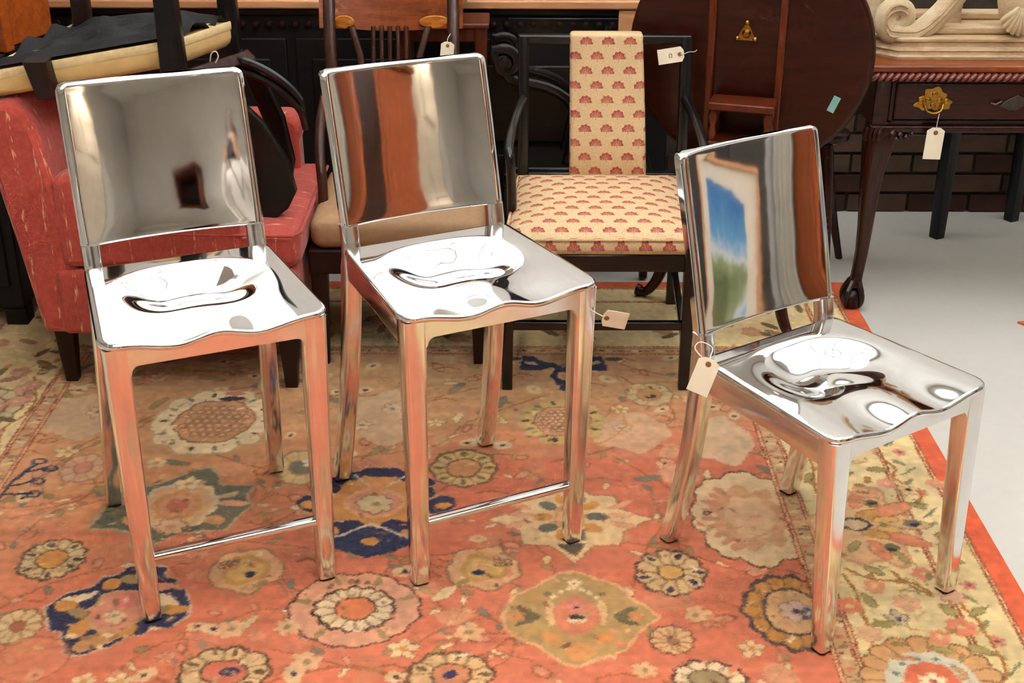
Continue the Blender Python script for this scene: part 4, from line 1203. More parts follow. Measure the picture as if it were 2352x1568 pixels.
st_ = MB().loft([qring(0.0, 0.0), qring(-0.016, -0.002), qring(-0.038, -0.004), qring(-0.052, 0.015), qring(-0.061, 0.06), qring(-0.066, 0.16), qring(-0.068, 0.5)]).build('seat', M['cream'], ud, angle=60)
MB().loft([qring(0.001, 0.03), qring(0.003, -0.004), qring(-0.002, -0.012), qring(-0.016, -0.014), qring(-0.020, -0.004)], caps=False).build('braid', M['cream_gimp'], st_, angle=60)
rw = random.Random(3)
wr_ = [(rw.uniform(0, 1), rw.uniform(0, 1), rw.uniform(4, 16), rw.uniform(0, 6), rw.uniform(-1, 1)) for _ in range(9)]
def cloth(u, v):
    h = 0.010 + 0.022 * math.sin(math.pi * u) * sstep(0.0, 0.4, v) * (0.5 + 0.5 * u)
    for (a, b, k, ph, s) in wr_:
        h += 0.004 * math.sin(k * (u * math.cos(s * 2) + v * math.sin(s * 2)) * 2 + ph) * sstep(0, 0.15, v) * sstep(0, 0.1, 1 - v)
    return quad(u, v, h, 0.04)
MB().grid(cloth, 40, 30).build('dust_cloth', M['cambric'], ud, angle=80)
def post(name, a, b, w0, w1, mat, parent, base):
    a, b = Vector(a) - base, Vector(b) - base
    return MB().loft([[tuple(a + Vector((x, y, 0))) for x, y in rrect(0, 0, w0, w0, 0.006)], [tuple(b + Vector((x, y, 0))) for x, y in rrect(0, 0, w1, w1, 0.006)]]).build(name, mat, parent)
post('leg', (-0.808, 3.185, 0.80), (-0.815, 3.185, 1.24), 0.058, 0.044, M['ebony'], ud, U)
post('leg', (-0.728, 3.485, 0.80), (-0.735, 3.49, 1.24), 0.050, 0.040, M['ebony'], ud, U)
post('leg', (-1.115, 3.505, 0.80), (-1.115, 3.51, 1.24), 0.046, 0.038, M['dark_leg'], ud, U)
post('leg', (-1.112, 3.163, 0.772), (-1.128, 3.163, 0.862), 0.046, 0.056, M['dark_leg'], ud, U)
def stile(pts, ws, dep, name, mat):
    rings = []
    for (p, w) in zip(pts, ws):
        p = Vector(p) - U
        rings.append([(p.x + x, p.y + y, p.z) for x, y in rrect(0, 0, w, dep, 0.008)])
    return MB().loft(rings).build(name, mat, ud)
stile([(-0.80, 3.20, 0.83), (-0.725, 3.24, 0.77), (-0.660, 3.27, 0.68), (-0.615, 3.275, 0.58), (-0.600, 3.27, 0.50), (-0.612, 3.26, 0.458), (-0.62, 3.255, 0.437)], [0.05, 0.07, 0.085, 0.10, 0.105, 0.085, 0.045], 0.032, 'back_stile', M['ebony'])
stile([(-0.73, 3.48, 0.82), (-0.68, 3.51, 0.74), (-0.64, 3.53, 0.62), (-0.62, 3.53, 0.50), (-0.62, 3.52, 0.442)], [0.045, 0.055, 0.06, 0.06, 0.04], 0.030, 'back_stile', M['ebony'])
for off in (0.0, 0.028):
    MB().tube([tuple(Vector(p) - U) for p in catmull([(-0.735, 3.46, 0.80 - off), (-0.66, 3.44, 0.782 - off), (-0.60, 3.44, 0.745 - off), (-0.555, 3.45, 0.69 - off), (-0.545, 3.47, 0.62 - off * 0.5)], 6)], 0.011, 8).build('back_hoop', M['black_paint'], ud)
MB().tube([tuple(Vector(p) - U) for p in catmull([(-0.722, 3.19, 0.852), (-0.716, 3.185, 0.872), (-0.705, 3.185, 0.878), (-0.700, 3.185, 0.866), (-0.708, 3.185, 0.85)], 5)], 0.0016, 6).build('tag_string', M['string'], ud)
MB().loft([[(x + 0.0, y, z) for x, y, z in r] for r in ([tuple(Vector(p) - U) for p in ((-0.82, 3.30, 0.800), (-0.69, 3.48, 0.812), (-0.69, 3.50, 0.812), (-0.82, 3.32, 0.80))], [tuple(Vector(p) - U) for p in ((-0.80, 3.30, 0.775), (-0.67, 3.48, 0.79), (-0.67, 3.50, 0.79), (-0.80, 3.32, 0.775))])]).build('seat_rail', M['mahog'], ud)

# ---- dark chest and oak box at the far left
K = Vector((-1.76, 3.79, 0.0))
ch = thing('dark_chest', 'near-black wooden chest behind the red armchair at the far left', 'chest', tuple(K))
MB().box(-0.36, 0.36, -0.26, 0.26, 0.05, 0.74).build('body', M['dark_back'], ch, bevel=0.004)
MB().box(-0.375, 0.375, -0.275, 0.275, 0.74, 0.765).build('lid', M['dark_back'], ch, bevel=0.005)
for sx in (-1, 1):
    for sy in (-1, 1): MB().box(sx * 0.33 - 0.03, sx * 0.33 + 0.03, sy * 0.23 - 0.03, sy * 0.23 + 0.03, 0, 0.05).build('foot', M['dark_back'], ch)
    MB().box(sx * 0.18 - 0.15, sx * 0.18 + 0.15, -0.268, -0.259, 0.12, 0.66).build('panel', M['dark_back'], ch, bevel=0.006)
ob = thing('oak_box', 'orange oak box with sloping flap standing on the dark chest', 'box', (-1.56, 3.80, 0.765), -0.30)
MB().prism([(-0.20, 0.0), (0.185, 0.0), (0.185, 0.175), (-0.20, 0.175)], 'y', -0.10, 0.17).build('body', M['oak'], ob, bevel=0.004)
MB().loft([[(-0.22, -0.16, 0.19), (0.20, -0.12, 0.19), (0.20, 0.19, 0.19), (-0.22, 0.19, 0.19)], [(-0.22, -0.16, 0.205), (0.20, -0.12, 0.205), (0.20, 0.19, 0.205), (-0.22, 0.19, 0.205)]]).build('lid', M['oak'], ob, bevel=0.003)
MB().loft([[(0.02, -0.155, 0.185), (0.185, -0.155, 0.185), (0.185, -0.145, 0.185), (0.02, -0.145, 0.185)], [(0.04, -0.125, 0.05), (0.19, -0.115, 0.05), (0.19, -0.105, 0.05), (0.04, -0.115, 0.05)]]).build('flap', M['oak'], ob, bevel=0.003)
MB().box(0.185, 0.222, -0.10, -0.06, 0.0, 0.30).build('corner_post', M['oak'], ob, bevel=0.004)
MB().box(-0.20, 0.185, -0.102, -0.098, 0.055, 0.075).build('beading', M['dark_leg'], ob)

# ================================================================== long sideboard
S = Vector((-0.61, 4.36, -0.008))
sb = thing('sideboard', 'long black sideboard with tan top and carved frieze along the back wall', 'sideboard', tuple(S))
sb.scale = (1, 1, 1.030)
MB().box(-1.02, 1.005, -0.185, 0.165, 0.08, 0.77).build('carcass', M['dark_back'], sb, bevel=0.003)
MB().box(-1.05, 1.02, -0.215, 0.17, 0.77, 0.797).build('top', M['tan_top'], sb, bevel=0.006)
MB().box(-1.03, 1.008, -0.197, 0.0, 0.748, 0.77).build('moulding', M['ebony'], sb, bevel=0.005)
MB().box(0.945, 1.012, -0.205, -0.185, 0.10, 0.768).build('end_stile', M['tan_top'], sb, bevel=0.004)
MB().box(0.60, 0.945, -0.200, -0.18, 0.690, 0.744).build('drawer', M['ebony'], sb, bevel=0.004)
dm = MB().lathe([(0.001, -0.006), (0.009, -0.005), (0.012, 0.0), (0.009, 0.005), (0.001, 0.007)], n=10, axis='y').mesh('dentil')
for k in range(48):
    link('dentil', dm, M['dark_leg'], sb, loc=(-1.0 + k * 0.041, -0.196, 0.722))
for k, (x0, x1, mt) in enumerate(((-1.0, -0.56, 'dark_back'), (-0.53, -0.09, 'dark_back'), (-0.06, 0.38, 'dark_back'), (0.41, 0.92, 'brown_panel'))):
    d = MB().box(x0, x1, -0.200, -0.184, 0.12, 0.68).build('door', M['dark_back'], sb, bevel=0.004)
    MB().box(x0 + 0.05, x1 - 0.05, -0.209, -0.199, 0.20 if k < 3 else 0.36, 0.62 if k < 3 else 0.60).build('panel', M[mt], d, bevel=0.008)
    if k == 3: MB().box(x0 + 0.05, x1 - 0.05, -0.209, -0.199, 0.16, 0.32).build('panel', M['dark_back'], d, bevel=0.008)
    MB().lathe([(0.004, 0.0), (0.004, 0.012), (0.010, 0.016), (0.010, 0.022), (0.002, 0.026)], (x1 - 0.03, -0.200, 0.42), 12, 'y').build('knob', M['pewter'], d)
for x in (-0.98, 0.97):
    for y in (-0.15, 0.13): MB().lathe([(0.03, 0), (0.035, 0.03), (0.025, 0.08)], (x, y, 0.0), 14).build('foot', M['ebony'], sb)
for k, (x0, x1, mt, z1) in enumerate(((-0.96, -0.60, 'oak', 0.012), (-0.50, -0.12, 'tan_top', 0.018), (0.14, 0.44, 'walnut', 0.016))):
    o = tag(MB().box(x0 + S.x, x1 + S.x, 4.26, 4.44, 0.8132, 0.8132 + z1).build('wooden_board', M[mt], bevel=0.003), ['orange wooden board lying on the sideboard above the upturned chair', 'tan wooden board on the sideboard left of the slat-back chair', 'dark wooden board on the sideboard right of the slat-back chair'][k], 'board', 'boards on the sideboard')

# ================================================================== slat-back armchair with beige seat
W = Vector((-0.335, 3.55, 0.0))
ec = thing('slat_back_chair', 'brown slat-back armchair with beige seat and inlaid crest behind the middle stool', 'armchair', tuple(W))
def R(p): return tuple(Vector(p) - W)
rel(soft(-0.525, -0.065, 3.265, 3.735, 0.335, 0.418, 0.028, 0.012), W).build('seat', M['beige'], ec, angle=70)
rel(MB().box(-0.53, -0.06, 3.26, 3.74, 0.270, 0.338), W).build('seat_rail', M['dark_leg'], ec, bevel=0.006)
for x in (-0.505, -0.085):
    rel(MB().loft([[(x + a, 3.29 + b, z) for a, b in rrect(0, 0, w, w, 0.004)] for z, w in ((0.30, 0.046), (0.18, 0.038), (0.0, 0.026))]), W).build('leg', M['dark_leg'], ec)
for s, x0, x1 in ((-1, -0.497, -0.518), (1, -0.160, -0.163)):
    rings = []
    for z, yy, f in ((0.0, 3.80, 0.0), (0.2, 3.755, 0.0), (0.40, 3.74, 0.15), (0.60, 3.775, 0.55), (0.78, 3.83, 0.9), (0.90, 3.87, 1.0)):
        x = x0 + (x1 - x0) * f
        rings.append([(x + a, yy + b, z) for a, b in rrect(0, 0, 0.034, 0.034, 0.008)])
    rel(MB().loft(rings), W).build('leg', M['walnut_v'], ec)
def crest(u, v, back):
    x = -0.545 + 0.41 * u
    bow = 0.022 * math.sin(math.pi * u)
    z0 = 0.790 + 0.006 * math.cos(2 * math.pi * u); z1 = 0.90 + 0.018 * math.sin(math.pi * u)
    z = z0 + (z1 - z0) * v
    return R((x, 3.825 + bow + 0.03 * v + (0.024 if back else 0.0), z))
mb = MB()
rings = []
for k in range(25):
    u = k / 24
    rings.append([crest(u, 0, False), crest(u, 0.5, False), crest(u, 1, False), crest(u, 1, True), crest(u, 0.5, True), crest(u, 0, True)])
cr = mb.loft(rings).build('crest_rail', M['walnut'], ec, angle=50)
for xc, rw_ in ((-0.475, 0.030), (-0.215, 0.046)):
    u = (xc + 0.545) / 0.41
    MB().loft([[(xc - W.x + rw_ * s * math.cos(a), 3.825 + 0.022 * math.sin(math.pi * u) + 0.005 - W.y - d, 0.812 + 0.018 * s * math.sin(a)) for a in [2 * math.pi * i / 20 for i in range(20)]] for s, d in ((1, 0.0), (1, 0.004), (0.9, 0.006), (0.05, 0.006))]).build('inlay', M['inlay'], cr)
for k in range(5):
    x = -0.392 + k * 0.0235
    rel(MB().loft([[(x + a, yy + b, z) for a, b in rrect(0, 0, w, 0.012, 0.004)] for z, yy, w in ((0.44, 3.758, 0.010), (0.62, 3.79, 0.012), (0.80, 3.838, 0.013))]), W).build('spindle', M['walnut_v'], ec)
for s in (-1, 1):
    xc = -0.345
    rel(MB().loft([[(xc + s * dx + a, yy + b, z) for a, b in rrect(0, 0, 0.020, 0.014, 0.004)] for z, yy, dx in ((0.44, 3.758, 0.075), (0.60, 3.785, 0.078), (0.72, 3.815, 0.085), (0.80, 3.838, 0.110))]), W).build('splat_side', M['walnut_v'], ec)
rel(MB().box(-0.50, -0.16, 3.745, 3.768, 0.425, 0.455), W).build('cross_rail', M['walnut_v'], ec, bevel=0.004)
for s in (-1, 1):
    pts = [(-0.510, 3.80, 0.675), (-0.518, 3.70, 0.645), (-0.520, 3.58, 0.60), (-0.514, 3.48, 0.53), (-0.506, 3.44, 0.45), (-0.505, 3.42, 0.33)]
    if s > 0: pts = [(-0.165, 3.80, 0.675), (-0.12, 3.70, 0.645), (-0.095, 3.58, 0.60), (-0.085, 3.48, 0.53), (-0.082, 3.44, 0.45), (-0.082, 3.42, 0.33)]
    MB().tube([R(tuple(p)) for p in catmull(pts, 6)], 0.014, 10).build('armrest', M['walnut_v'], ec)
paper_tag('small cream tag hanging on the slat-back chair', (-0.178, 3.790, 0.755), (-0.1, -0.05, -1), (1, 0, 0.1), 0.07, 0.038, [(-0.178, 3.80, 0.772), (-0.170, 3.81, 0.785)])

# ---- mahogany stand with a cream bowl, behind the slat-back chair
P = Vector((-0.20, 4.03, -0.008))
ms = thing('mahogany_stand', 'narrow red mahogany stand between the slat-back chair and the sideboard', 'stand', tuple(P))
for sx in (-1, 1):
    for sy in (-1, 1): MB().loft([[(sx * 0.112 + a, sy * 0.058 + b, z) for a, b in rrect(0, 0, w, w, 0.004)] for z, w in ((0.0, 0.022), (0.4, 0.030), (0.775, 0.036))]).build('leg', M['mahog_red'], ms)
for sy in (-1, 1): MB().box(-0.11, 0.11, sy * 0.058 - 0.011, sy * 0.058 + 0.011, 0.735, 0.775).build('apron', M['mahog_red'], ms, bevel=0.003)
MB().box(-0.138, 0.138, -0.082, 0.082, 0.775, 0.792).build('top', M['mahog_red'], ms, bevel=0.005)
tag(MB().lathe([(0.03, 0.0), (0.034, 0.006), (0.03, 0.012), (0.06, 0.035), (0.10, 0.085), (0.118, 0.125), (0.112, 0.125), (0.09, 0.085), (0.05, 0.035), (0.004, 0.02)], (-0.20, 4.03, 0.785), 32).build('cream_bowl', M['cream_gimp']), 'cream bowl on the narrow mahogany stand', 'bowl')

# ---- black scroll-arm chair behind the fan-print chair
Q = Vector((0.20, 3.98, 0.0))
sc = thing('scroll_arm_chair', 'black wooden chair with scrolled arms behind the fan-print chair', 'chair', tuple(Q))
MB().box(-0.22, 0.24, -0.10, 0.14, 0.30, 0.345).build('seat_rail', M['black_paint'], sc, bevel=0.006)
MB().box(-0.20, 0.22, -0.09, 0.13, 0.345, 0.362).build('seat', M['ebony'], sc, bevel=0.006)
for x in (-0.20, 0.22):
    for y in (-0.08, 0.12): MB().loft([[(x + a, y + b, z) for a, b in rrect(0, 0, w, w, 0.005)] for z, w in ((0.0, 0.026), (0.30, 0.038))]).build('leg', M['black_paint'], sc)
def scroll_arm(sx, dx):
    pts = []
    for k in range(22):
        a = math.radians(80 + 20 * k); r = 0.012 + 0.0016 * k
        pts.append((-0.215 + sx * 0 + r * math.cos(a), -0.02, 0.672 + r * math.sin(a)))
    pts += [(-0.20, -0.02, 0.625), (-0.15, -0.02, 0.612), (-0.09, -0.02, 0.598), (-0.03, -0.02, 0.565), (0.0, -0.02, 0.51), (-0.01, -0.02, 0.44), (-0.03, -0.02, 0.345)]
    pts = [(x, y + dx, z) for x, y, z in pts]
    return MB().tube(catmull(pts, 2), 0.0125, 8, 1.25).build('scroll_arm', M['black_paint'], sc)
scroll_arm(1, -0.03); scroll_arm(1, 0.13)
MB().lathe([(0.001, -0.026), (0.017, -0.020), (0.020, 0.0), (0.017, 0.02), (0.001, 0.024)], (-0.213, -0.05, 0.674), 14, 'y').build('scroll_boss', M['ebony'], sc)
MB().tube([(0.02, 0.13, 0.36), (0.06, 0.14, 0.55), (0.10, 0.15, 0.74)], 0.012, 8).build('back_post', M['black_paint'], sc)

# ================================================================== black chair with fan-print upholstery
F = Vector((0.25, 3.40, 0.0))
fc = thing('fan_print_chair', 'square black armchair upholstered in yellow cloth with red fan flowers', 'armchair', tuple(F))
def RF(mb): return mb.xf(Matrix.Translation(-F))
def cushion():
    mb = MB(); rings = []
    def outline(ins, z):
        pts = []
        n = 10
        x0f, x1f, x0b, x1b, y0, y1 = -0.012 + ins, 0.462 - ins, 0.024 + ins, 0.482 - ins, 3.118 + ins, 3.615 - ins
        c = [(x0f, y0), (x1f, y0), (x1b, y1), (x0b, y1)]
        for i in range(4):
            a, b = c[i], c[(i + 1) % 4]
            for k in range(n): pts.append((a[0] + (b[0] - a[0]) * k / n, a[1] + (b[1] - a[1]) * k / n, z))
        return pts
    for ins, z in ((0.014, 0.380), (0.002, 0.386), (-0.002, 0.400), (-0.001, 0.414), (0.004, 0.424), (0.012, 0.432), (0.03, 0.440), (0.06, 0.448), (0.11, 0.455), (0.17, 0.459)):
        rings.append(outline(ins, z))
    mb.loft(rings)
    return mb
fab(RF(cushion()), 'cushion', M['fan'], fc, lambda co, n: (co.x, co.y) if n.z > 0.35 else ((co.x, co.z + 0.008) if abs(n.y) > abs(n.x) else (co.y, co.z)))
pp = [(-0.013, 3.117, 0.4245), (0.463, 3.117, 0.4245), (0.483, 3.616, 0.4245), (0.023, 3.616, 0.4245), (-0.013, 3.117, 0.4245)]
pi = RF(MB().tube(pp, 0.0042, 6)).build('piping', M['fan'], fc); set_uv(pi.data, boxuv)
# upholstered splat
rings = []
for z, f in ((0.405, 0.0), (0.41, 0.0), (0.55, 0.3), (0.70, 0.7), (0.800, 1.0), (0.812, 1.0), (0.818, 1.0)):
    x0, x1 = 0.168 - 0.004 * f, 0.384 - 0.020 * f
    yy = 3.600 + 0.062 * f
    e = 0.006 if z in (0.405, 0.818) else 0.0
    rings.append([(x, y, z) for x, y in rrect((x0 + x1) / 2, yy + 0.012, x1 - x0 - e, 0.056 - e, 0.012)])
fab(RF(MB().loft(rings)), 'splat', M['fan'], fc, lambda co, n: (co.x + 0.012, co.z) if abs(n.y) > 0.5 else (co.y, co.z))
for x in (0.037, 0.486):
    RF(MB().loft([[(x + a, yy + b, z) for a, b in rrect(0, 0, 0.031, 0.030, 0.006)] for z, yy in ((0.0, 3.70), (0.25, 3.655), (0.42, 3.640), (0.62, 3.655), (0.808, 3.682))])).build('leg', M['black_paint'], fc)
RF(MB().box(0.0225, 0.5005, 3.668, 3.697, 0.786, 0.812)).build('top_rail', M['black_paint'], fc, bevel=0.005)
RF(MB().box(0.05, 0.475, 3.632, 3.655, 0.40, 0.430)).build('back_rail', M['black_paint'], fc, bevel=0.004)
RF(MB().loft([[(-0.006, 3.128, z), (0.456, 3.128, z), (0.495, 3.655, z), (0.025, 3.655, z)] for z in (0.332, 0.382)])).build('seat_rail', M['black_paint'], fc, bevel=0.006)
for x in (-0.006, 0.458):
    RF(MB().loft([[(x + a, 3.137 + b, z) for a, b in rrect(0, 0, w, w, 0.004)] for z, w in ((0.375, 0.034), (0.2, 0.031), (0.0, 0.027))])).build('leg', M['black_paint'], fc)
RF(MB().box(-0.005, 0.462, 3.128, 3.148, 0.170, 0.193)).build('stretcher', M['black_paint'], fc, bevel=0.003)
for x0, x1 in ((-0.006, 0.036), (0.458, 0.487)):
    RF(MB().loft([[(x0 - 0.009, 3.15, z), (x0 + 0.009, 3.15, z), (x1 + 0.009, 3.665, z), (x1 - 0.009, 3.665, z)] for z in (0.110, 0.132)])).build('stretcher', M['black_paint'], fc, bevel=0.003)
for s, pts in ((0, [(0.037, 3.650, 0.640), (0.020, 3.55, 0.632), (0.004, 3.42, 0.612), (-0.003, 3.345, 0.592), (0.0, 3.318, 0.570), (0.004, 3.320, 0.50), (0.006, 3.33, 0.375)]), (1, [(0.486, 3.650, 0.640), (0.494, 3.55, 0.632), (0.502, 3.42, 0.612), (0.504, 3.345, 0.592), (0.500, 3.318, 0.570), (0.492, 3.320, 0.50), (0.482, 3.33, 0.375)])):
    RF(MB().tube(catmull(pts, 6), 0.013, 10)).build('armrest', M['black_paint'], fc)
paper_tag('cream tag with pencil marks tied to the black fan-print chair', (0.4655, 3.648, 0.766), (-0.97, 0, -0.16), (0.16, 0, -0.97), 0.072, 0.042, [(0.478, 3.645, 0.768), (0.49, 3.655, 0.770), (0.508, 3.665, 0.769), (0.514, 3.665, 0.774)], True)

# ================================================================== tilt-top table, top tipped upright
T = Vector((0.665, 3.700, 0.0))
tt = thing('tilt_top_table', 'round mahogany tilt-top table tipped upright, showing battens and brass catch', 'table', tuple(T), math.radians(-16.5))
tilt = Matrix.Translation(Vector((0, 0.0, 0.757))) @ Matrix.Rotation(math.radians(2.0), 4, 'X') @ Matrix.Scale(0.94, 4)
n = 72
MB().loft([[(r * math.cos(2 * math.pi * k / n), y, r * math.sin(2 * math.pi * k / n)) for k in range(n)] for r, y in ((0.345, 0.0), (0.353, 0.001), (0.359, 0.006), (0.362, 0.014), (0.359, 0.021), (0.350, 0.024))]).xf(tilt).build('top', M['mahog_top'], tt, angle=40)
for x in (-0.112, 0.094):
    MB().box(x - 0.011, x + 0.011, -0.026, 0.001, -0.325, 0.33).xf(tilt).build('batten', M['mahog_red'], tt, bevel=0.004)
ct = MB()
for k, (dx, dz, r) in enumerate(((0, 0.002, 0.015), (-0.026, -0.014, 0.008), (0.026, -0.014, 0.008), (0, 0.034, 0.008))):
    ct.lathe([(r, 0.0), (r * 0.9, 0.004), (r * 0.5, 0.007 if k else 0.012), (0.0005, 0.008 if k else 0.013)], (-0.012 + dx, 0.0, 0.056 + dz), 14, 'y')
ct.prism([(-0.040, 0.038), (0.016, 0.038), (0.004, 0.066), (-0.012, 0.092), (-0.028, 0.066)], 'y', -0.003, 0.0)
ct.xf(tilt).build('catch', M['brass'], tt)
MB().loft([[(0.258 + a * 0.9 + b * 0.35, y, -0.135 - a * 0.35 + b * 0.9) for a, b in ((-0.010, -0.026), (0.012, -0.026), (0.012, 0.026), (-0.010, 0.026))] for y in (-0.0005, 0.0008)]).xf(tilt).build('sticker', M['teal'], tt, smooth=False, label='small teal sticker')
MB().box(-0.090, 0.092, -0.115, -0.014, 0.618, 0.640).build('block', M['mahog_red'], tt, bevel=0.004)
for x in (-0.075, 0.075):
    for y in (-0.10, -0.02): MB().lathe([(0.008, 0.0), (0.013, 0.02), (0.008, 0.045), (0.014, 0.07), (0.009, 0.09)], (x, y, 0.529), 12).build('baluster', M['mahog_red'], tt)
MB().box(-0.090, 0.092, -0.115, -0.016, 0.508, 0.530).build('block', M['mahog_red'], tt, bevel=0.004)
MB().lathe([(0.03, 0.18), (0.05, 0.20), (0.058, 0.24), (0.035, 0.29), (0.026, 0.36), (0.032, 0.46), (0.040, 0.509)], (0.0, -0.06, 0.0), 20).build('column', M['mahog_v'], tt)
for dx, dy in ((-0.24, 0.03), (0.20, -0.16), (0.10, 0.25)):
    L = math.hypot(dx, dy)
    ex, ey = dx / L, dy / L
    pts = [(ex * 0.02, ey * 0.02 - 0.06, 0.235), (ex * 0.10, ey * 0.10 - 0.06, 0.215), (ex * 0.19, ey * 0.19 - 0.06, 0.13), (ex * 0.225, ey * 0.225 - 0.06, 0.055), (ex * 0.255, ey * 0.255 - 0.06, 0.018), (ex * 0.285, ey * 0.285 - 0.06, 0.020)]
    pp_ = catmull(pts, 5)
    rr_ = [0.026 - 0.012 * min(1, i / (len(pp_) * 0.75)) + (0.004 if i > len(pp_) * 0.85 else 0) for i in range(len(pp_))]
    MB().tube(pp_, rr_, 10).build('foot', M['mahog_v'], tt)

# ---- carved dark plant stand at the table's right
G = Vector((0.955, 4.02, -0.008))
ps = thing('carved_stand', 'dark carved stand with beaded legs between the tilt-top table and side table', 'stand', tuple(G))
MB().lathe([(0.02, 0.425), (0.085, 0.425), (0.098, 0.435), (0.098, 0.45), (0.085, 0.456), (0.01, 0.456)], n=32).build('top', M['mahog'], ps)
for ax, ay in ((0.020, -0.15), (-0.06, 0.06), (0.075, 0.06)):
    leg = MB().tube(catmull([(ax * 0.35, ay * 0.6, 0.43), (ax * 0.7, ay * 0.8, 0.32), (ax * 1.1, ay * 0.95, 0.18), (ax * 1.7, ay * 1.1, 0.0)], 5), [0.022, 0.024, 0.024, 0.023, 0.022, 0.021, 0.02, 0.019, 0.018, 0.017, 0.016, 0.015, 0.014, 0.013, 0.012, 0.012], 10).build('leg', M['mahog_v'], ps)
    if ay < 0:
        bd = MB().lathe([(0.0005, -0.0065), (0.0052, -0.004), (0.0065, 0.0), (0.0052, 0.004), (0.0005, 0.0065)], n=8).mesh('bead')
        for k in range(16):
            u = k / 15
            z = 0.40 - 0.30 * u
            f = (0.43 - z) / 0.43
            link('bead', bd, M['mahog_red'], leg, loc=(ax * (0.35 + 1.25 * f), ay * (0.6 + 0.5 * f) - 0.022, z))

# ================================================================== Chippendale side table
C = Vector((1.52, 3.88, 0.0))
st = thing('side_table', 'carved mahogany side table with rope edge and claw foot at the right', 'table', tuple(C))
def RC(mb): return mb.xf(Matrix.Translation(-C))
RC(MB().box(1.000, 2.04, 3.655, 4.12, 0.712, 0.734)).build('top', M['walnut'], st, bevel=0.006)
# rope edge: single slanted lobes
M['rope'] = wood('polished_rope_edge', (96, 40, 30), (150, 76, 60), 0.22, coat=0.6)
lobe = MB().loft([[(x + z * 0.75, y, z) for x, z in [(0.0098 * math.cos(2 * math.pi * k / 12) * s, 0.0125 * math.sin(2 * math.pi * k / 12) * s) for k in range(12)]] for s, y in ((1.0, 0.006), (1.0, -0.004), (0.93, -0.009), (0.75, -0.013), (0.45, -0.0155), (0.1, -0.0165))]).mesh('gadroon')
for k in range(54):
    link('gadroon', lobe, M['rope'], st, loc=(1.010 + k * 0.0192 - C.x, 3.657 - C.y, 0.702))
for k in range(20):
    o = link('gadroon', lobe, M['rope'], st, loc=(1.002 - C.x, 3.67 + k * 0.0192 - C.y, 0.704)); o.rotation_euler = (0, 0, -math.pi / 2)
RC(MB().box(1.022, 2.02, 3.675, 4.10, 0.556, 0.712)).build('apron', M['mahog'], st, bevel=0.003)
RC(MB().box(1.018, 2.025, 3.662, 3.69, 0.540, 0.560)).build('moulding', M['mahog_v'], st, bevel=0.006, seg=3)
dr = RC(MB().box(1.078, 1.985, 3.668, 3.70, 0.575, 0.684)).build('drawer', M['mahog'], st, bevel=0.006)
for (x0, x1, z0, z1) in ((1.066, 1.997, 0.684, 0.690), (1.066, 1.997, 0.569, 0.575), (1.066, 1.074, 0.569, 0.690)):
    RC(MB().box(x0, x1, 3.667, 3.68, z0, z1)).build('cockbead', M['dark_leg'], dr)
def plate(cx, mat, sc=1.0):
    pts = []
    for k in range(48):
        a = 2 * math.pi * k / 48
        r = 0.032 + 0.012 * abs(math.cos(1.5 * (a - math.pi / 2))) ** 2 + 0.004 * math.cos(9 * a)
        pts.append((cx + 1.28 * r * math.cos(a) * sc, 0.630 + (0.95 if math.sin(a) > 0 else 0.72) * r * math.sin(a) * sc))
    h = RC(MB().prism(pts, 'y', 3.6645, 3.669)).build('handle_plate', mat, dr, bevel=0.0015)
    for dx, dz in ((-0.036, 0.002), (0.036, 0.002), (0, 0.022), (-0.016, 0.004), (0.016, 0.004), (0, -0.010)):
        RC(MB().lathe([(0.009, 0.0), (0.008, 0.003), (0.004, 0.005), (0.0004, 0.0055)], (cx + dx * sc, 3.6648, 0.630 + dz * sc), 10, 'y')).build('boss', mat, h)
    RC(MB().tube(catmull([(cx - 0.026 * sc, 3.660, 0.624), (cx - 0.020 * sc, 3.652, 0.608), (cx, 3.650, 0.601), (cx + 0.020 * sc, 3.652, 0.608), (cx + 0.026 * sc, 3.660, 0.624)], 5), 0.003, 8)).build('bail', mat, h)
plate(1.186, M['brass']); plate(1.80, M['brass'])
kp = RC(MB().prism([(1.372, 0.618), (1.385, 0.630), (1.40, 0.640), (1.42, 0.650), (1.44, 0.640), (1.448, 0.622), (1.43, 0.610), (1.42, 0.604), (1.40, 0.606)], 'y', 3.6645, 3.669)).build('keyhole_plate', M['pewter'], dr, bevel=0.0015)
RC(MB().tube([(1.345, 3.662, 0.628), (1.358, 3.660, 0.624), (1.375, 3.662, 0.632)], 0.003, 6)).build('key', M['pewter'], dr)
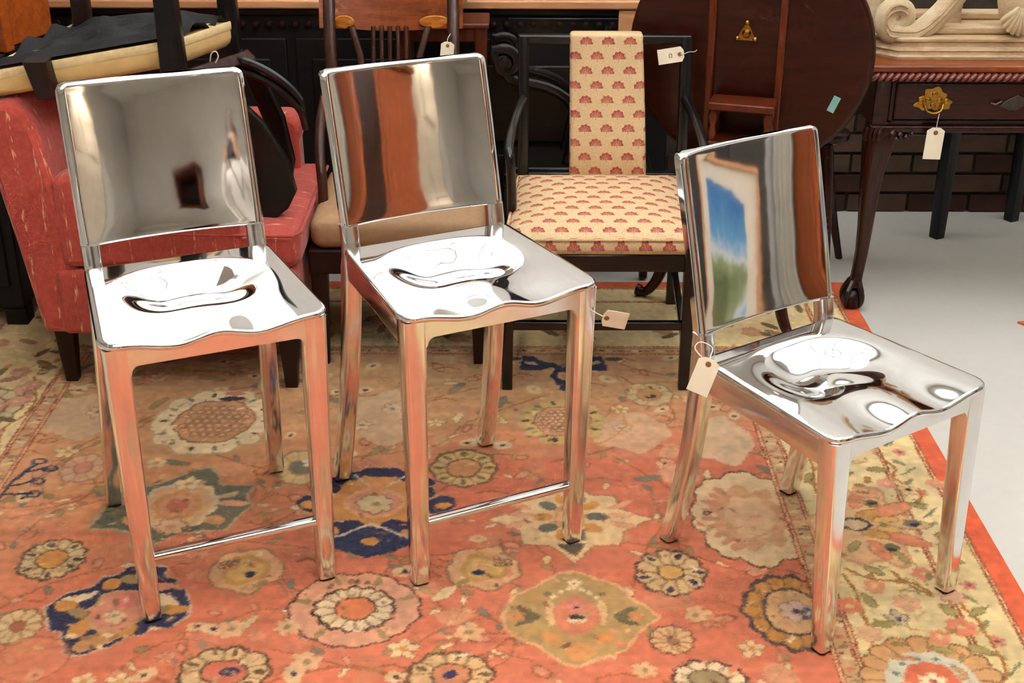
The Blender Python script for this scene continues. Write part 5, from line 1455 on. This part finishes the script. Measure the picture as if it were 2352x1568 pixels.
def cabriole(px, py, sx, sy, name='leg'):
    ctr = [(0.016, 0.016, 0.556, 0.048), (0.012, 0.012, 0.520, 0.050), (0.004, 0.004, 0.47, 0.041), (-0.002, -0.002, 0.41, 0.032), (-0.004, -0.004, 0.33, 0.027), (-0.003, -0.003, 0.25, 0.0225), (-0.004, -0.003, 0.17, 0.019), (-0.012, -0.010, 0.10, 0.0175), (-0.020, -0.018, 0.068, 0.021)]
    rings = [[(px + sx * cx + a, py + sy * cy + b, z) for a, b in rrect(0, 0, 2 * w * 0.92, 2 * w * 0.92, w * 0.55, 4)] for cx, cy, z, w in ctr]
    lg = RC(MB().loft(rings)).build(name, M['mahog_v'], st, angle=60)
    bx, by = px - sx * 0.022, py - sy * 0.020
    RC(MB().lathe([(0.004, 0.0), (0.020, 0.003), (0.029, 0.014), (0.031, 0.028), (0.028, 0.044), (0.02, 0.056), (0.008, 0.062)], (bx, by, 0.0), 16)).build('claw_ball', M['dark_leg'], lg)
    for q in range(4):
        a = math.radians(45 + 90 * q) ; ca, sa = math.cos(a), math.sin(a)
        RC(MB().tube(catmull([(px - sx * 0.018 + ca * 0.012, py - sy * 0.016 + sa * 0.012, 0.085), (bx + ca * 0.030, by + sa * 0.030, 0.052), (bx + ca * 0.034, by + sa * 0.034, 0.028), (bx + ca * 0.028, by + sa * 0.028, 0.006)], 4), [0.011, 0.0105, 0.010, 0.010, 0.009, 0.009, 0.0085, 0.008, 0.0075, 0.007, 0.006, 0.005, 0.003], 8)).build('talon', M['dark_leg'], lg)
    return lg
lg = cabriole(1.046, 3.690, 1, 1)
for k in range(4):
    RC(MB().tube(catmull([(1.010 + k * 0.013, 3.661 + k * 0.001, 0.556), (1.003 + k * 0.013, 3.654, 0.540), (1.005 + k * 0.011, 3.652, 0.520)], 4), 0.0048, 6)).build('knee_carving', M['mahog_v'], lg)
for k, (dx, dz, r) in enumerate(((0.062, 0.540, 0.013), (0.084, 0.535, 0.011), (0.102, 0.528, 0.010), (0.118, 0.538, 0.008), (0.075, 0.522, 0.009))):
    RC(MB().lathe([(0.0005, -r), (r * 0.8, -r * 0.5), (r, 0), (r * 0.7, r * 0.6), (0.0005, r)], (1.02 + dx, 3.668, dz), 10)).build('knee_carving', M['mahog_v'], lg)
cabriole(1.99, 3.690, -1, 1)
for x in (1.155, 1.99):
    RC(MB().loft([[(x + a, 4.082 + b, z) for a, b in rrect(0, 0, w, w, 0.004)] for z, w in ((-0.008, 0.030), (0.30, 0.034), (0.60, 0.044))])).build('leg', M['dark_leg'], st)
paper_tag('cream tag hanging by string from the brass drawer handle', (1.196, 3.640, 0.548), (-0.03, 0.0, -1), (1, 0, -0.05), 0.092, 0.050, [(1.197, 3.642, 0.575), (1.200, 3.645, 0.602)])

# ---- plank bench behind the side table
bn = thing('plank_bench', 'dark plank bench against the brick wall behind the side table', 'bench', (1.616, 4.366, -0.008), math.atan2(0.175, 0.32))
for x in (-0.178, 0.178): MB().loft([[(x + a, b, z) for a, b in rrect(0, 0, w, w, 0.004)] for z, w in ((0.0, 0.038), (0.3, 0.046), (0.60, 0.052))]).build('leg', M['ebony'], bn)
MB().box(-0.215, 0.215, -0.05, 0.05, 0.60, 0.63).build('plank', M['ebony'], bn, bevel=0.004)

# ---- limewashed carved pedestal on the side table
H = Vector((1.42, 3.88, 0.734))
pl = thing('limed_pedestal', 'limewashed carved pedestal base with scroll feet on the side table', 'pedestal', tuple(H))
def oct_ring(x0, x1, y0, y1, c, z):
    return [(x - H.x, y - H.y, z) for x, y in ((x0 + c, y0), (x1 - c, y0), (x1, y0 + c), (x1, y1 - c), (x1 - c, y1), (x0 + c, y1), (x0, y1 - c), (x0, y0 + c))]
X0, X1, Y0, Y1, cc = 1.022, 1.82, 3.735, 4.05, 0.075
MB().loft([oct_ring(X0 - i, X1 + i, Y0 - i, Y1 + i, cc, z) for i, z in ((0.012, 0.0), (0.013, 0.008), (0.008, 0.013), (0.006, 0.020), (0.009, 0.024), (0.006, 0.029), (0.001, 0.034), (0.000, 0.046), (0.006, 0.050), (0.006, 0.056), (-0.004, 0.060), (-0.03, 0.061))]).build('plinth', M['limed'], pl, smooth=False)
for y0, y1 in ((Y0 + 0.03, Y0 + 0.085), (Y1 - 0.085, Y1 - 0.03)):
    MB().box(1.15 - H.x, 1.78 - H.x, y0 - H.y, y1 - H.y, 0.061, 0.084).build('tier', M['limed'], pl, bevel=0.006)
for x0, x1 in ((1.05, 1.13), (1.70, 1.78)):
    MB().box(x0 - H.x, x1 - H.x, Y0 + 0.03 - H.y, Y1 - 0.03 - H.y, 0.061, 0.080).build('tier', M['limed'], pl, bevel=0.006)
def scroll(cx, y, flip=1):
    pts = []
    for k in range(26):
        a = math.radians(-250 + 20 * k) if flip > 0 else math.radians(430 - 20 * k)
        r = 0.010 + 0.0013 * k
        pts.append((cx + r * math.cos(a), y, 0.108 + r * math.sin(a)))
    e = pts[-1]
    for dx, dz in ((0.03, 0.004), (0.065, 0.025), (0.10, 0.062), (0.135, 0.11), (0.17, 0.17)):
        pts.append((cx + flip * (0.02 + dx), y, 0.062 + dz))
    P_ = catmull(pts, 2)
    rr2 = [0.010 + 0.014 * min(1, i / 46) for i in range(len(P_))]
    o = MB().tube([(x - H.x, yy - H.y, z) for x, yy, z in P_], rr2, 10, 1.3).build('scroll_foot', M['limed_pale'], pl)
    for s in (-1, 1):
        MB().tube([(x - H.x, yy - H.y - 0.022, z + s * 0.008) for x, yy, z in P_[30:]], 0.004, 6).build('reed', M['limed'], o)
    return o
scroll(1.085, 3.765); scroll(1.76, 3.765, -1)
# carved shell
shl = MB().lathe([(0.0005, 0.10), (0.03, 0.095), (0.05, 0.06), (0.052, 0.02), (0.042, -0.02), (0.02, -0.06), (0.0005, -0.075)], (1.415 - H.x, 3.775 - H.y, 0.130), 18).build('shell', M['limed_pale'], pl)
for k in range(9):
    a = math.radians(-58 + 14.5 * k)
    MB().tube(catmull([(1.415 - H.x, 3.735 - H.y, 0.150), (1.415 + 0.030 * math.sin(a) - H.x, 3.722 - H.y, 0.150 - 0.035 * math.cos(a)), (1.415 + 0.060 * math.sin(a) - H.x, 3.732 - H.y, 0.150 - 0.082 * math.cos(a))], 4), [0.005, 0.006, 0.007, 0.008, 0.009, 0.009, 0.009, 0.008, 0.006], 8).build('shell_rib', M['limed_pale'], shl)
# acanthus leaf at the left corner
lf = MB()
def leaf_fn(u, v):
    w = math.sin(math.pi * min(1, v * 0.92 + 0.08)) ** 0.7 * 0.055
    a = (u - 0.5) * 2
    return (1.028 + 0.012 * v + a * w * 0.8 - H.x, 3.80 + 0.05 * a * a - 0.02 * math.sin(6 * a) * v - H.y, 0.085 + 0.16 * v)
lf.grid(leaf_fn, 14, 14).build('leaf', M['limed_pale'], pl)
pl.children[-1].modifiers.new('solid', 'SOLIDIFY').thickness = 0.012
MB().lathe([(0.0005, 0.16), (0.05, 0.165), (0.07, 0.19), (0.06, 0.23), (0.02, 0.25)], (1.28 - H.x, 3.90 - H.y, 0.0), 20).build('boss', M['limed_pale'], pl)
MB().lathe([(0.03, 0.06), (0.025, 0.10), (0.03, 0.16)], (1.28 - H.x, 3.90 - H.y, 0.0), 14).build('boss_stem', M['limed'], pl)

# ---- corner of another rug at the right edge
tag(MB().loft([[(1.492, 3.57, z), (1.80, 3.20, z), (2.30, 3.45, z), (2.10, 3.66, z)] for z in (-0.008, -0.001)]).build('floor_runner', plain('coral_wool', (206, 118, 84), 0.95, var=0.1, scale=60, bump=0.2), smooth=False), 'coral rug corner on the bare floor at the right edge', 'rug')
# ================================================================== the showroom behind the photographer (mirrored in the chairs)
M['orange_wood'] = wood('orange_cherry_wood', (132, 62, 32), (196, 104, 58), 0.3, stretch=(14, 14, 1.5))
M['cream_paint'] = plain('cream_door_paint', (226, 212, 190), 0.6, var=0.03)
# tall wardrobe on the right wall
wd = thing('tall_wardrobe', 'tall orange-brown wooden wardrobe by the right wall, mirrored in the backrests', 'wardrobe', (2.72, 0.74, -0.008))
MB().box(-0.26, 0.26, -0.56, 0.56, 0.09, 2.05).build('carcass', M['orange_wood'], wd, bevel=0.006)
MB().box(-0.30, 0.27, -0.585, 0.585, 2.05, 2.13).build('cornice', M['walnut'], wd, bevel=0.02)
MB().box(-0.27, 0.26, -0.57, 0.57, 0.0, 0.09).build('plinth', M['walnut'], wd, bevel=0.01)
for k in range(2):
    y0 = -0.54 + 0.55 * k
    d = MB().box(-0.285, -0.26, y0, y0 + 0.53, 0.12, 2.02).build('door', M['orange_wood'], wd, bevel=0.005)
    for z0, z1 in ((0.20, 0.95), (1.05, 1.94)):
        MB().box(-0.294, -0.284, y0 + 0.07, y0 + 0.46, z0, z1).build('panel', M['walnut_v'] if k == 1 else M['orange_wood'], d, bevel=0.008)
    MB().lathe([(0.006, 0.0), (0.006, -0.02), (0.014, -0.028), (0.010, -0.040), (0.001, -0.042)], (-0.285, y0 + 0.495, 1.0), 12, 'x').build('knob', M['brass'], d)
# cream door on the right wall
dr1 = struct(MB().box(2.955, 3.001, -0.92, 0.04, -0.008, 2.62).build('door_1', M['cream_paint'], bevel=0.004))
for z0, z1 in ((0.2, 0.9), (1.05, 1.95), (2.08, 2.5)):
    for y0 in (-0.82, -0.42): MB().box(2.945, 2.958, y0, y0 + 0.32, z0, z1).build('panel', M['cream_paint'], dr1, bevel=0.006)
MB().lathe([(0.01, 0.0), (0.01, -0.03), (0.026, -0.045), (0.020, -0.065), (0.001, -0.07)], (2.955, -0.80, 1.0), 14, 'x').build('door_knob', M['brass'], dr1)
# white curtain
cu = thing('window_curtain', 'white pleated curtain on the right wall, mirrored in the low chair', 'curtain', (2.90, 1.50, 0.0))
def curt(u, v): return (0.030 * math.sin(u * 52) * (0.6 + 0.4 * (1 - v)) + 0.008 * math.sin(u * 23 + 2), -0.14 + 0.28 * u, 0.02 + 2.13 * v)
c_ = MB().grid(curt, 120, 12).build('cloth', plain('white_curtain_cloth', (226, 218, 200), 0.9, var=0.05), cu, angle=80)
c_.modifiers.new('solid', 'SOLIDIFY').thickness = 0.004
MB().tube([(0.0, -0.17, 2.16), (0.0, 0.17, 2.16)], 0.012, 10).build('rod', M['brass'], cu)
# dark folding screen with a framed landscape leaning against it
fs = thing('folding_screen', 'dark grey folding screen standing by the right wall', 'screen', (2.86, 2.26, -0.008))
for k in range(3):
    y0 = -0.50 + 0.36 * k
    a, b = (0.0, 0.06) if k % 2 == 0 else (0.06, 0.0)
    MB().loft([[(a - 0.01, y0, z), (b - 0.01, y0 + 0.345, z), (b + 0.012, y0 + 0.345, z), (a + 0.012, y0, z)] for z in (0.01, 1.75)]).build('leaf_panel', plain('dark_grey_cloth', (74, 68, 62), 0.85, var=0.1), fs, bevel=0.004)
pc = thing('framed_landscape', 'framed painting with blue sky and green land in a cream mount', 'picture', (2.66, 2.26, 0.228))
LN = math.radians(6)
TL = Matrix.Rotation(LN, 4, 'Y')
def canvas_mat():
    g = NT('landscape_painting')
    tc = g.n('ShaderNodeTexCoord'); sp = g.n('ShaderNodeSeparateXYZ')
    g.t.links.new(tc.outputs['Object'], sp.inputs[0])
    nz = g.noise(tc.outputs['Object'], 9.0, 5.0, 0.6)
    h = E(g, sp.outputs[2]) + (nz - 0.5) * 0.25
    g.set(Base_Color=g.ramp(h / 0.62, [(0.05, lin((150, 128, 84))), (0.30, lin((96, 112, 66))), (0.46, lin((150, 158, 112))), (0.55, lin((206, 214, 214))), (0.70, lin((96, 154, 196))), (0.95, lin((52, 112, 168)))]), Roughness=0.5)
    return g.m
MB().box(-0.005, 0.012, -0.34, 0.34, 0.0, 0.70).xf(TL).build('mount', M['cream_paint'], pc)
MB().box(-0.008, -0.004, -0.25, 0.25, 0.09, 0.62).xf(TL).build('canvas', canvas_mat(), pc, smooth=False)
for (y0, y1, z0, z1) in ((-0.37, 0.37, -0.03, 0.0), (-0.37, 0.37, 0.70, 0.73), (-0.37, -0.34, 0.0, 0.70), (0.34, 0.37, 0.0, 0.70)):
    MB().box(-0.02, 0.02, y0, y1, z0, z1).xf(TL).build('frame', M['tan_top'], pc, bevel=0.006)
bx = thing('low_trunk', 'low brown trunk under the framed landscape', 'trunk', (2.60, 2.26, -0.008))
MB().box(-0.20, 0.20, -0.42, 0.42, 0.0, 0.16).build('body', M['walnut'], bx, bevel=0.008)
MB().box(-0.21, 0.21, -0.43, 0.43, 0.16, 0.198).build('lid', M['walnut'], bx, bevel=0.012)
for y in (-0.28, 0.28): MB().box(-0.215, 0.215, y - 0.02, y + 0.02, 0.0, 0.202).build('strap', M['dark_leg'], bx)
# narrow bookcase behind the photographer
bc = thing('narrow_bookcase', 'narrow dark brown bookcase against the wall behind the photographer', 'bookcase', (1.58, -2.02, -0.008))
for x in (-0.25, 0.25): MB().box(x - 0.012, x + 0.012, -0.15, 0.15, 0.0, 2.0).build('side_panel', M['mahog_red'], bc, bevel=0.003)
for z in (0.06, 0.45, 0.85, 1.25, 1.62, 1.99): MB().box(-0.24, 0.24, -0.15, 0.15, z - 0.012, z + 0.012).build('shelf', M['mahog_red'], bc, bevel=0.003)
MB().box(-0.25, 0.25, -0.162, -0.15, 0.0, 2.0).build('back_panel', M['dark_leg'], bc)
MB().box(-0.28, 0.28, -0.165, 0.175, 2.0, 2.05).build('cornice', M['mahog_red'], bc, bevel=0.015)

# ---- the photographer, seen only in the mirror finish of the chairs
def skinned(name, verts, edges, radii, mat, parent, root=0, sub=2):
    me = bpy.data.meshes.new(name)
    me.from_pydata(verts, edges, [])
    o = bpy.data.objects.new(name, me); COL.objects.link(o)
    o.parent = parent
    md = o.modifiers.new('skin', 'SKIN'); md.use_smooth_shade = True
    sv = me.skin_vertices[0].data if me.skin_vertices else None
    if sv is None:
        bpy.context.view_layer.objects.active = o
        bpy.ops.object.modifier_remove(modifier='skin'); md = o.modifiers.new('skin', 'SKIN'); md.use_smooth_shade = True
        sv = me.skin_vertices[0].data
    for i, r in enumerate(radii):
        sv[i].radius = r if isinstance(r, tuple) else (r, r)
        sv[i].use_root = (i == root)
    s = o.modifiers.new('subsurf', 'SUBSURF'); s.levels = sub; s.render_levels = sub
    me.materials.append(mat)
    return o
SK = plain('skin', (206, 160, 132), 0.55, var=0.04)
SH = plain('white_shirt', (232, 226, 216), 0.85, var=0.04, scale=20, bump=0.2)
TR = plain('dark_trousers', (46, 46, 54), 0.85)
HR = plain('brown_hair', (70, 48, 34), 0.7, var=0.3, scale=60)
ph = thing('person', 'person in a white shirt and dark trousers holding up a black camera', 'person', (0.02, -0.34, -0.008))
V_ = [(0, 0, 0.98), (0, -0.005, 1.12), (0, 0.0, 1.28), (0, 0.0, 1.42), (0, 0.005, 1.50), (0, 0.012, 1.56),
      (-0.10, 0.0, 1.44), (-0.19, 0.0, 1.42), (-0.24, 0.04, 1.28), (-0.25, 0.10, 1.17), (-0.17, 0.21, 1.36), (-0.11, 0.24, 1.50),
      (0.10, 0.0, 1.44), (0.19, 0.0, 1.42), (0.24, 0.04, 1.28), (0.25, 0.10, 1.17), (0.18, 0.21, 1.36), (0.12, 0.24, 1.50),
      (-0.09, 0.0, 0.92), (-0.10, 0.02, 0.52), (-0.105, -0.01, 0.10), (-0.105, 0.10, 0.045), (0.09, 0.0, 0.92), (0.10, 0.02, 0.52), (0.105, -0.01, 0.10), (0.105, 0.10, 0.045)]
E_ = [(0, 1), (1, 2), (2, 3), (3, 4), (4, 5), (3, 6), (6, 7), (7, 8), (8, 9), (9, 10), (10, 11), (3, 12), (12, 13), (13, 14), (14, 15), (15, 16), (16, 17), (0, 18), (18, 19), (19, 20), (20, 21), (0, 22), (22, 23), (23, 24), (24, 25)]
R_ = [(0.15, 0.105), (0.14, 0.10), (0.155, 0.11), (0.15, 0.10), (0.065, 0.06), (0.056, 0.056), 0.085, 0.066, 0.054, 0.048, 0.040, 0.030, 0.085, 0.066, 0.054, 0.048, 0.040, 0.030, 0.095, 0.068, 0.045, 0.038, 0.095, 0.068, 0.045, 0.038]
body = skinned('body', V_, E_, R_, SH, ph)
# trousers follow the legs a little wider than the body
tv = [(0, 0, 1.03), (-0.09, 0.0, 0.92), (-0.10, 0.02, 0.52), (-0.105, -0.01, 0.09), (0.09, 0.0, 0.92), (0.10, 0.02, 0.52), (0.105, -0.01, 0.09)]
skinned('trousers', tv, [(0, 1), (1, 2), (2, 3), (0, 4), (4, 5), (5, 6)], [(0.162, 0.118), 0.108, 0.082, 0.066, 0.108, 0.082, 0.066], TR, ph)
for s in (-1, 1):
    MB().loft([[(s * 0.105 + x, 0.06 + y, z) for x, y in rrect(0, 0, w, d, 0.04)] for z, w, d in ((0.0, 0.10, 0.27), (0.03, 0.10, 0.27), (0.065, 0.085, 0.20), (0.10, 0.075, 0.10))]).build('shoe', M['ebony'], ph)
# head with face
hd = MB()
rings = []
for k in range(17):
    t_ = k / 16
    z = 1.555 + 0.235 * t_
    prof = math.sin(math.pi * (0.06 + 0.92 * t_)) ** 0.6
    wx = 0.076 * prof * (0.80 + 0.28 * t_ if t_ < 0.7 else 1.0); wy = 0.098 * prof * (0.86 + 0.2 * t_ if t_ < 0.7 else 1.0)
    rings.append([(wx * math.cos(a), 0.025 + wy * math.sin(a) + (0.012 * math.exp(-((t_ - 0.38) / 0.09) ** 2) * max(0, math.sin(a)) ** 14), z) for a in [2 * math.pi * i / 28 for i in range(28)]])
head = hd.loft(rings).build('head', SK, ph, angle=80)
for s in (-1, 1):
    MB().lathe([(0.0005, -0.011), (0.009, -0.006), (0.0115, 0), (0.009, 0.006), (0.0005, 0.011)], (s * 0.030, 0.112, 1.675), 12).build('eye', plain('eye_white', (236, 232, 226), 0.3), head)
    MB().lathe([(0.0005, -0.03), (0.012, -0.02), (0.014, 0.005), (0.010, 0.026), (0.0005, 0.032)], (s * 0.078, 0.015, 1.67), 10).build('ear', SK, head)
MB().lathe([(0.0005, -0.02), (0.011, -0.014), (0.013, -0.004), (0.006, 0.02), (0.0005, 0.03)], (0.0, 0.120, 1.655), 10).build('nose', SK, head)
MB().tube([(-0.022, 0.112, 1.612), (0, 0.119, 1.609), (0.022, 0.112, 1.612)], 0.005, 6).build('mouth', plain('lips', (176, 104, 92), 0.5), head)
hr = []
for k in range(9):
    t_ = k / 8
    z = 1.69 + 0.118 * math.sin(math.pi / 2 * t_); w = math.cos(math.pi / 2 * t_ * 0.97)
    hr.append([(0.087 * w * math.cos(a), 0.012 + 0.106 * w * math.sin(a), z - 0.05 * (1 - t_) * max(0, -math.sin(a))) for a in [2 * math.pi * i / 28 for i in range(28)]])
MB().loft(hr).build('hair', HR, ph, angle=80)
# hands: palm and five fingers closed on the camera
for s in (-1, 1):
    hx, hy, hz = s * 0.098, 0.245, 1.535
    hv = [(s * 0.116, 0.235, 1.495), (hx, hy, hz), (s * 0.088, 0.255, 1.560)]
    he = [(0, 1), (1, 2)]; hrad = [0.026, (0.030, 0.022), (0.024, 0.016)]
    for q in range(4):
        i = len(hv)
        zz = 1.578 - 0.019 * q; ln = (0.9, 1.0, 0.95, 0.75)[q]
        hv += [(s * 0.092, 0.272, zz), (s * (0.092 - 0.022 * ln), 0.292, zz + 0.002), (s * (0.092 - 0.050 * ln), 0.296, zz)]
        he += [(2 if q < 2 else 1, i), (i, i + 1), (i + 1, i + 2)]; hrad += [0.0098, 0.009, 0.008]
    i = len(hv)
    hv += [(s * 0.080, 0.236, 1.545), (s * 0.062, 0.228, 1.552), (s * 0.046, 0.226, 1.555)]
    he += [(1, i), (i, i + 1), (i + 1, i + 2)]; hrad += [0.011, 0.010, 0.009]
    skinned('hand', hv, he, hrad, SK, ph)
cb2 = thing('photo_camera', 'black camera with neck strap in the photographer\'s hands', 'camera', (0.02, -0.086, 1.545))
MB().box(-0.066, 0.066, -0.020, 0.020, -0.045, 0.040).build('body', M['black_paint'], cb2, bevel=0.010)
MB().box(-0.028, 0.028, -0.018, 0.022, 0.038, 0.068).build('prism_hump', M['black_paint'], cb2, bevel=0.008)
MB().lathe([(0.033, -0.018), (0.034, -0.030), (0.036, -0.034), (0.036, -0.052), (0.030, -0.052), (0.026, -0.044)], (0, 0, -0.004), 24, 'y').build('lens', M['black_paint'], cb2)
MB().tube(catmull([(-0.064, -0.012, 0.03), (-0.10, -0.07, -0.06), (-0.085, -0.11, -0.18), (-0.05, -0.13, -0.26), (-0.02, -0.13, -0.20), (0.06, -0.09, -0.05), (0.064, -0.012, 0.03)], 6), 0.006, 6, 0.4).build('neck_strap', M['ebony'], cb2)
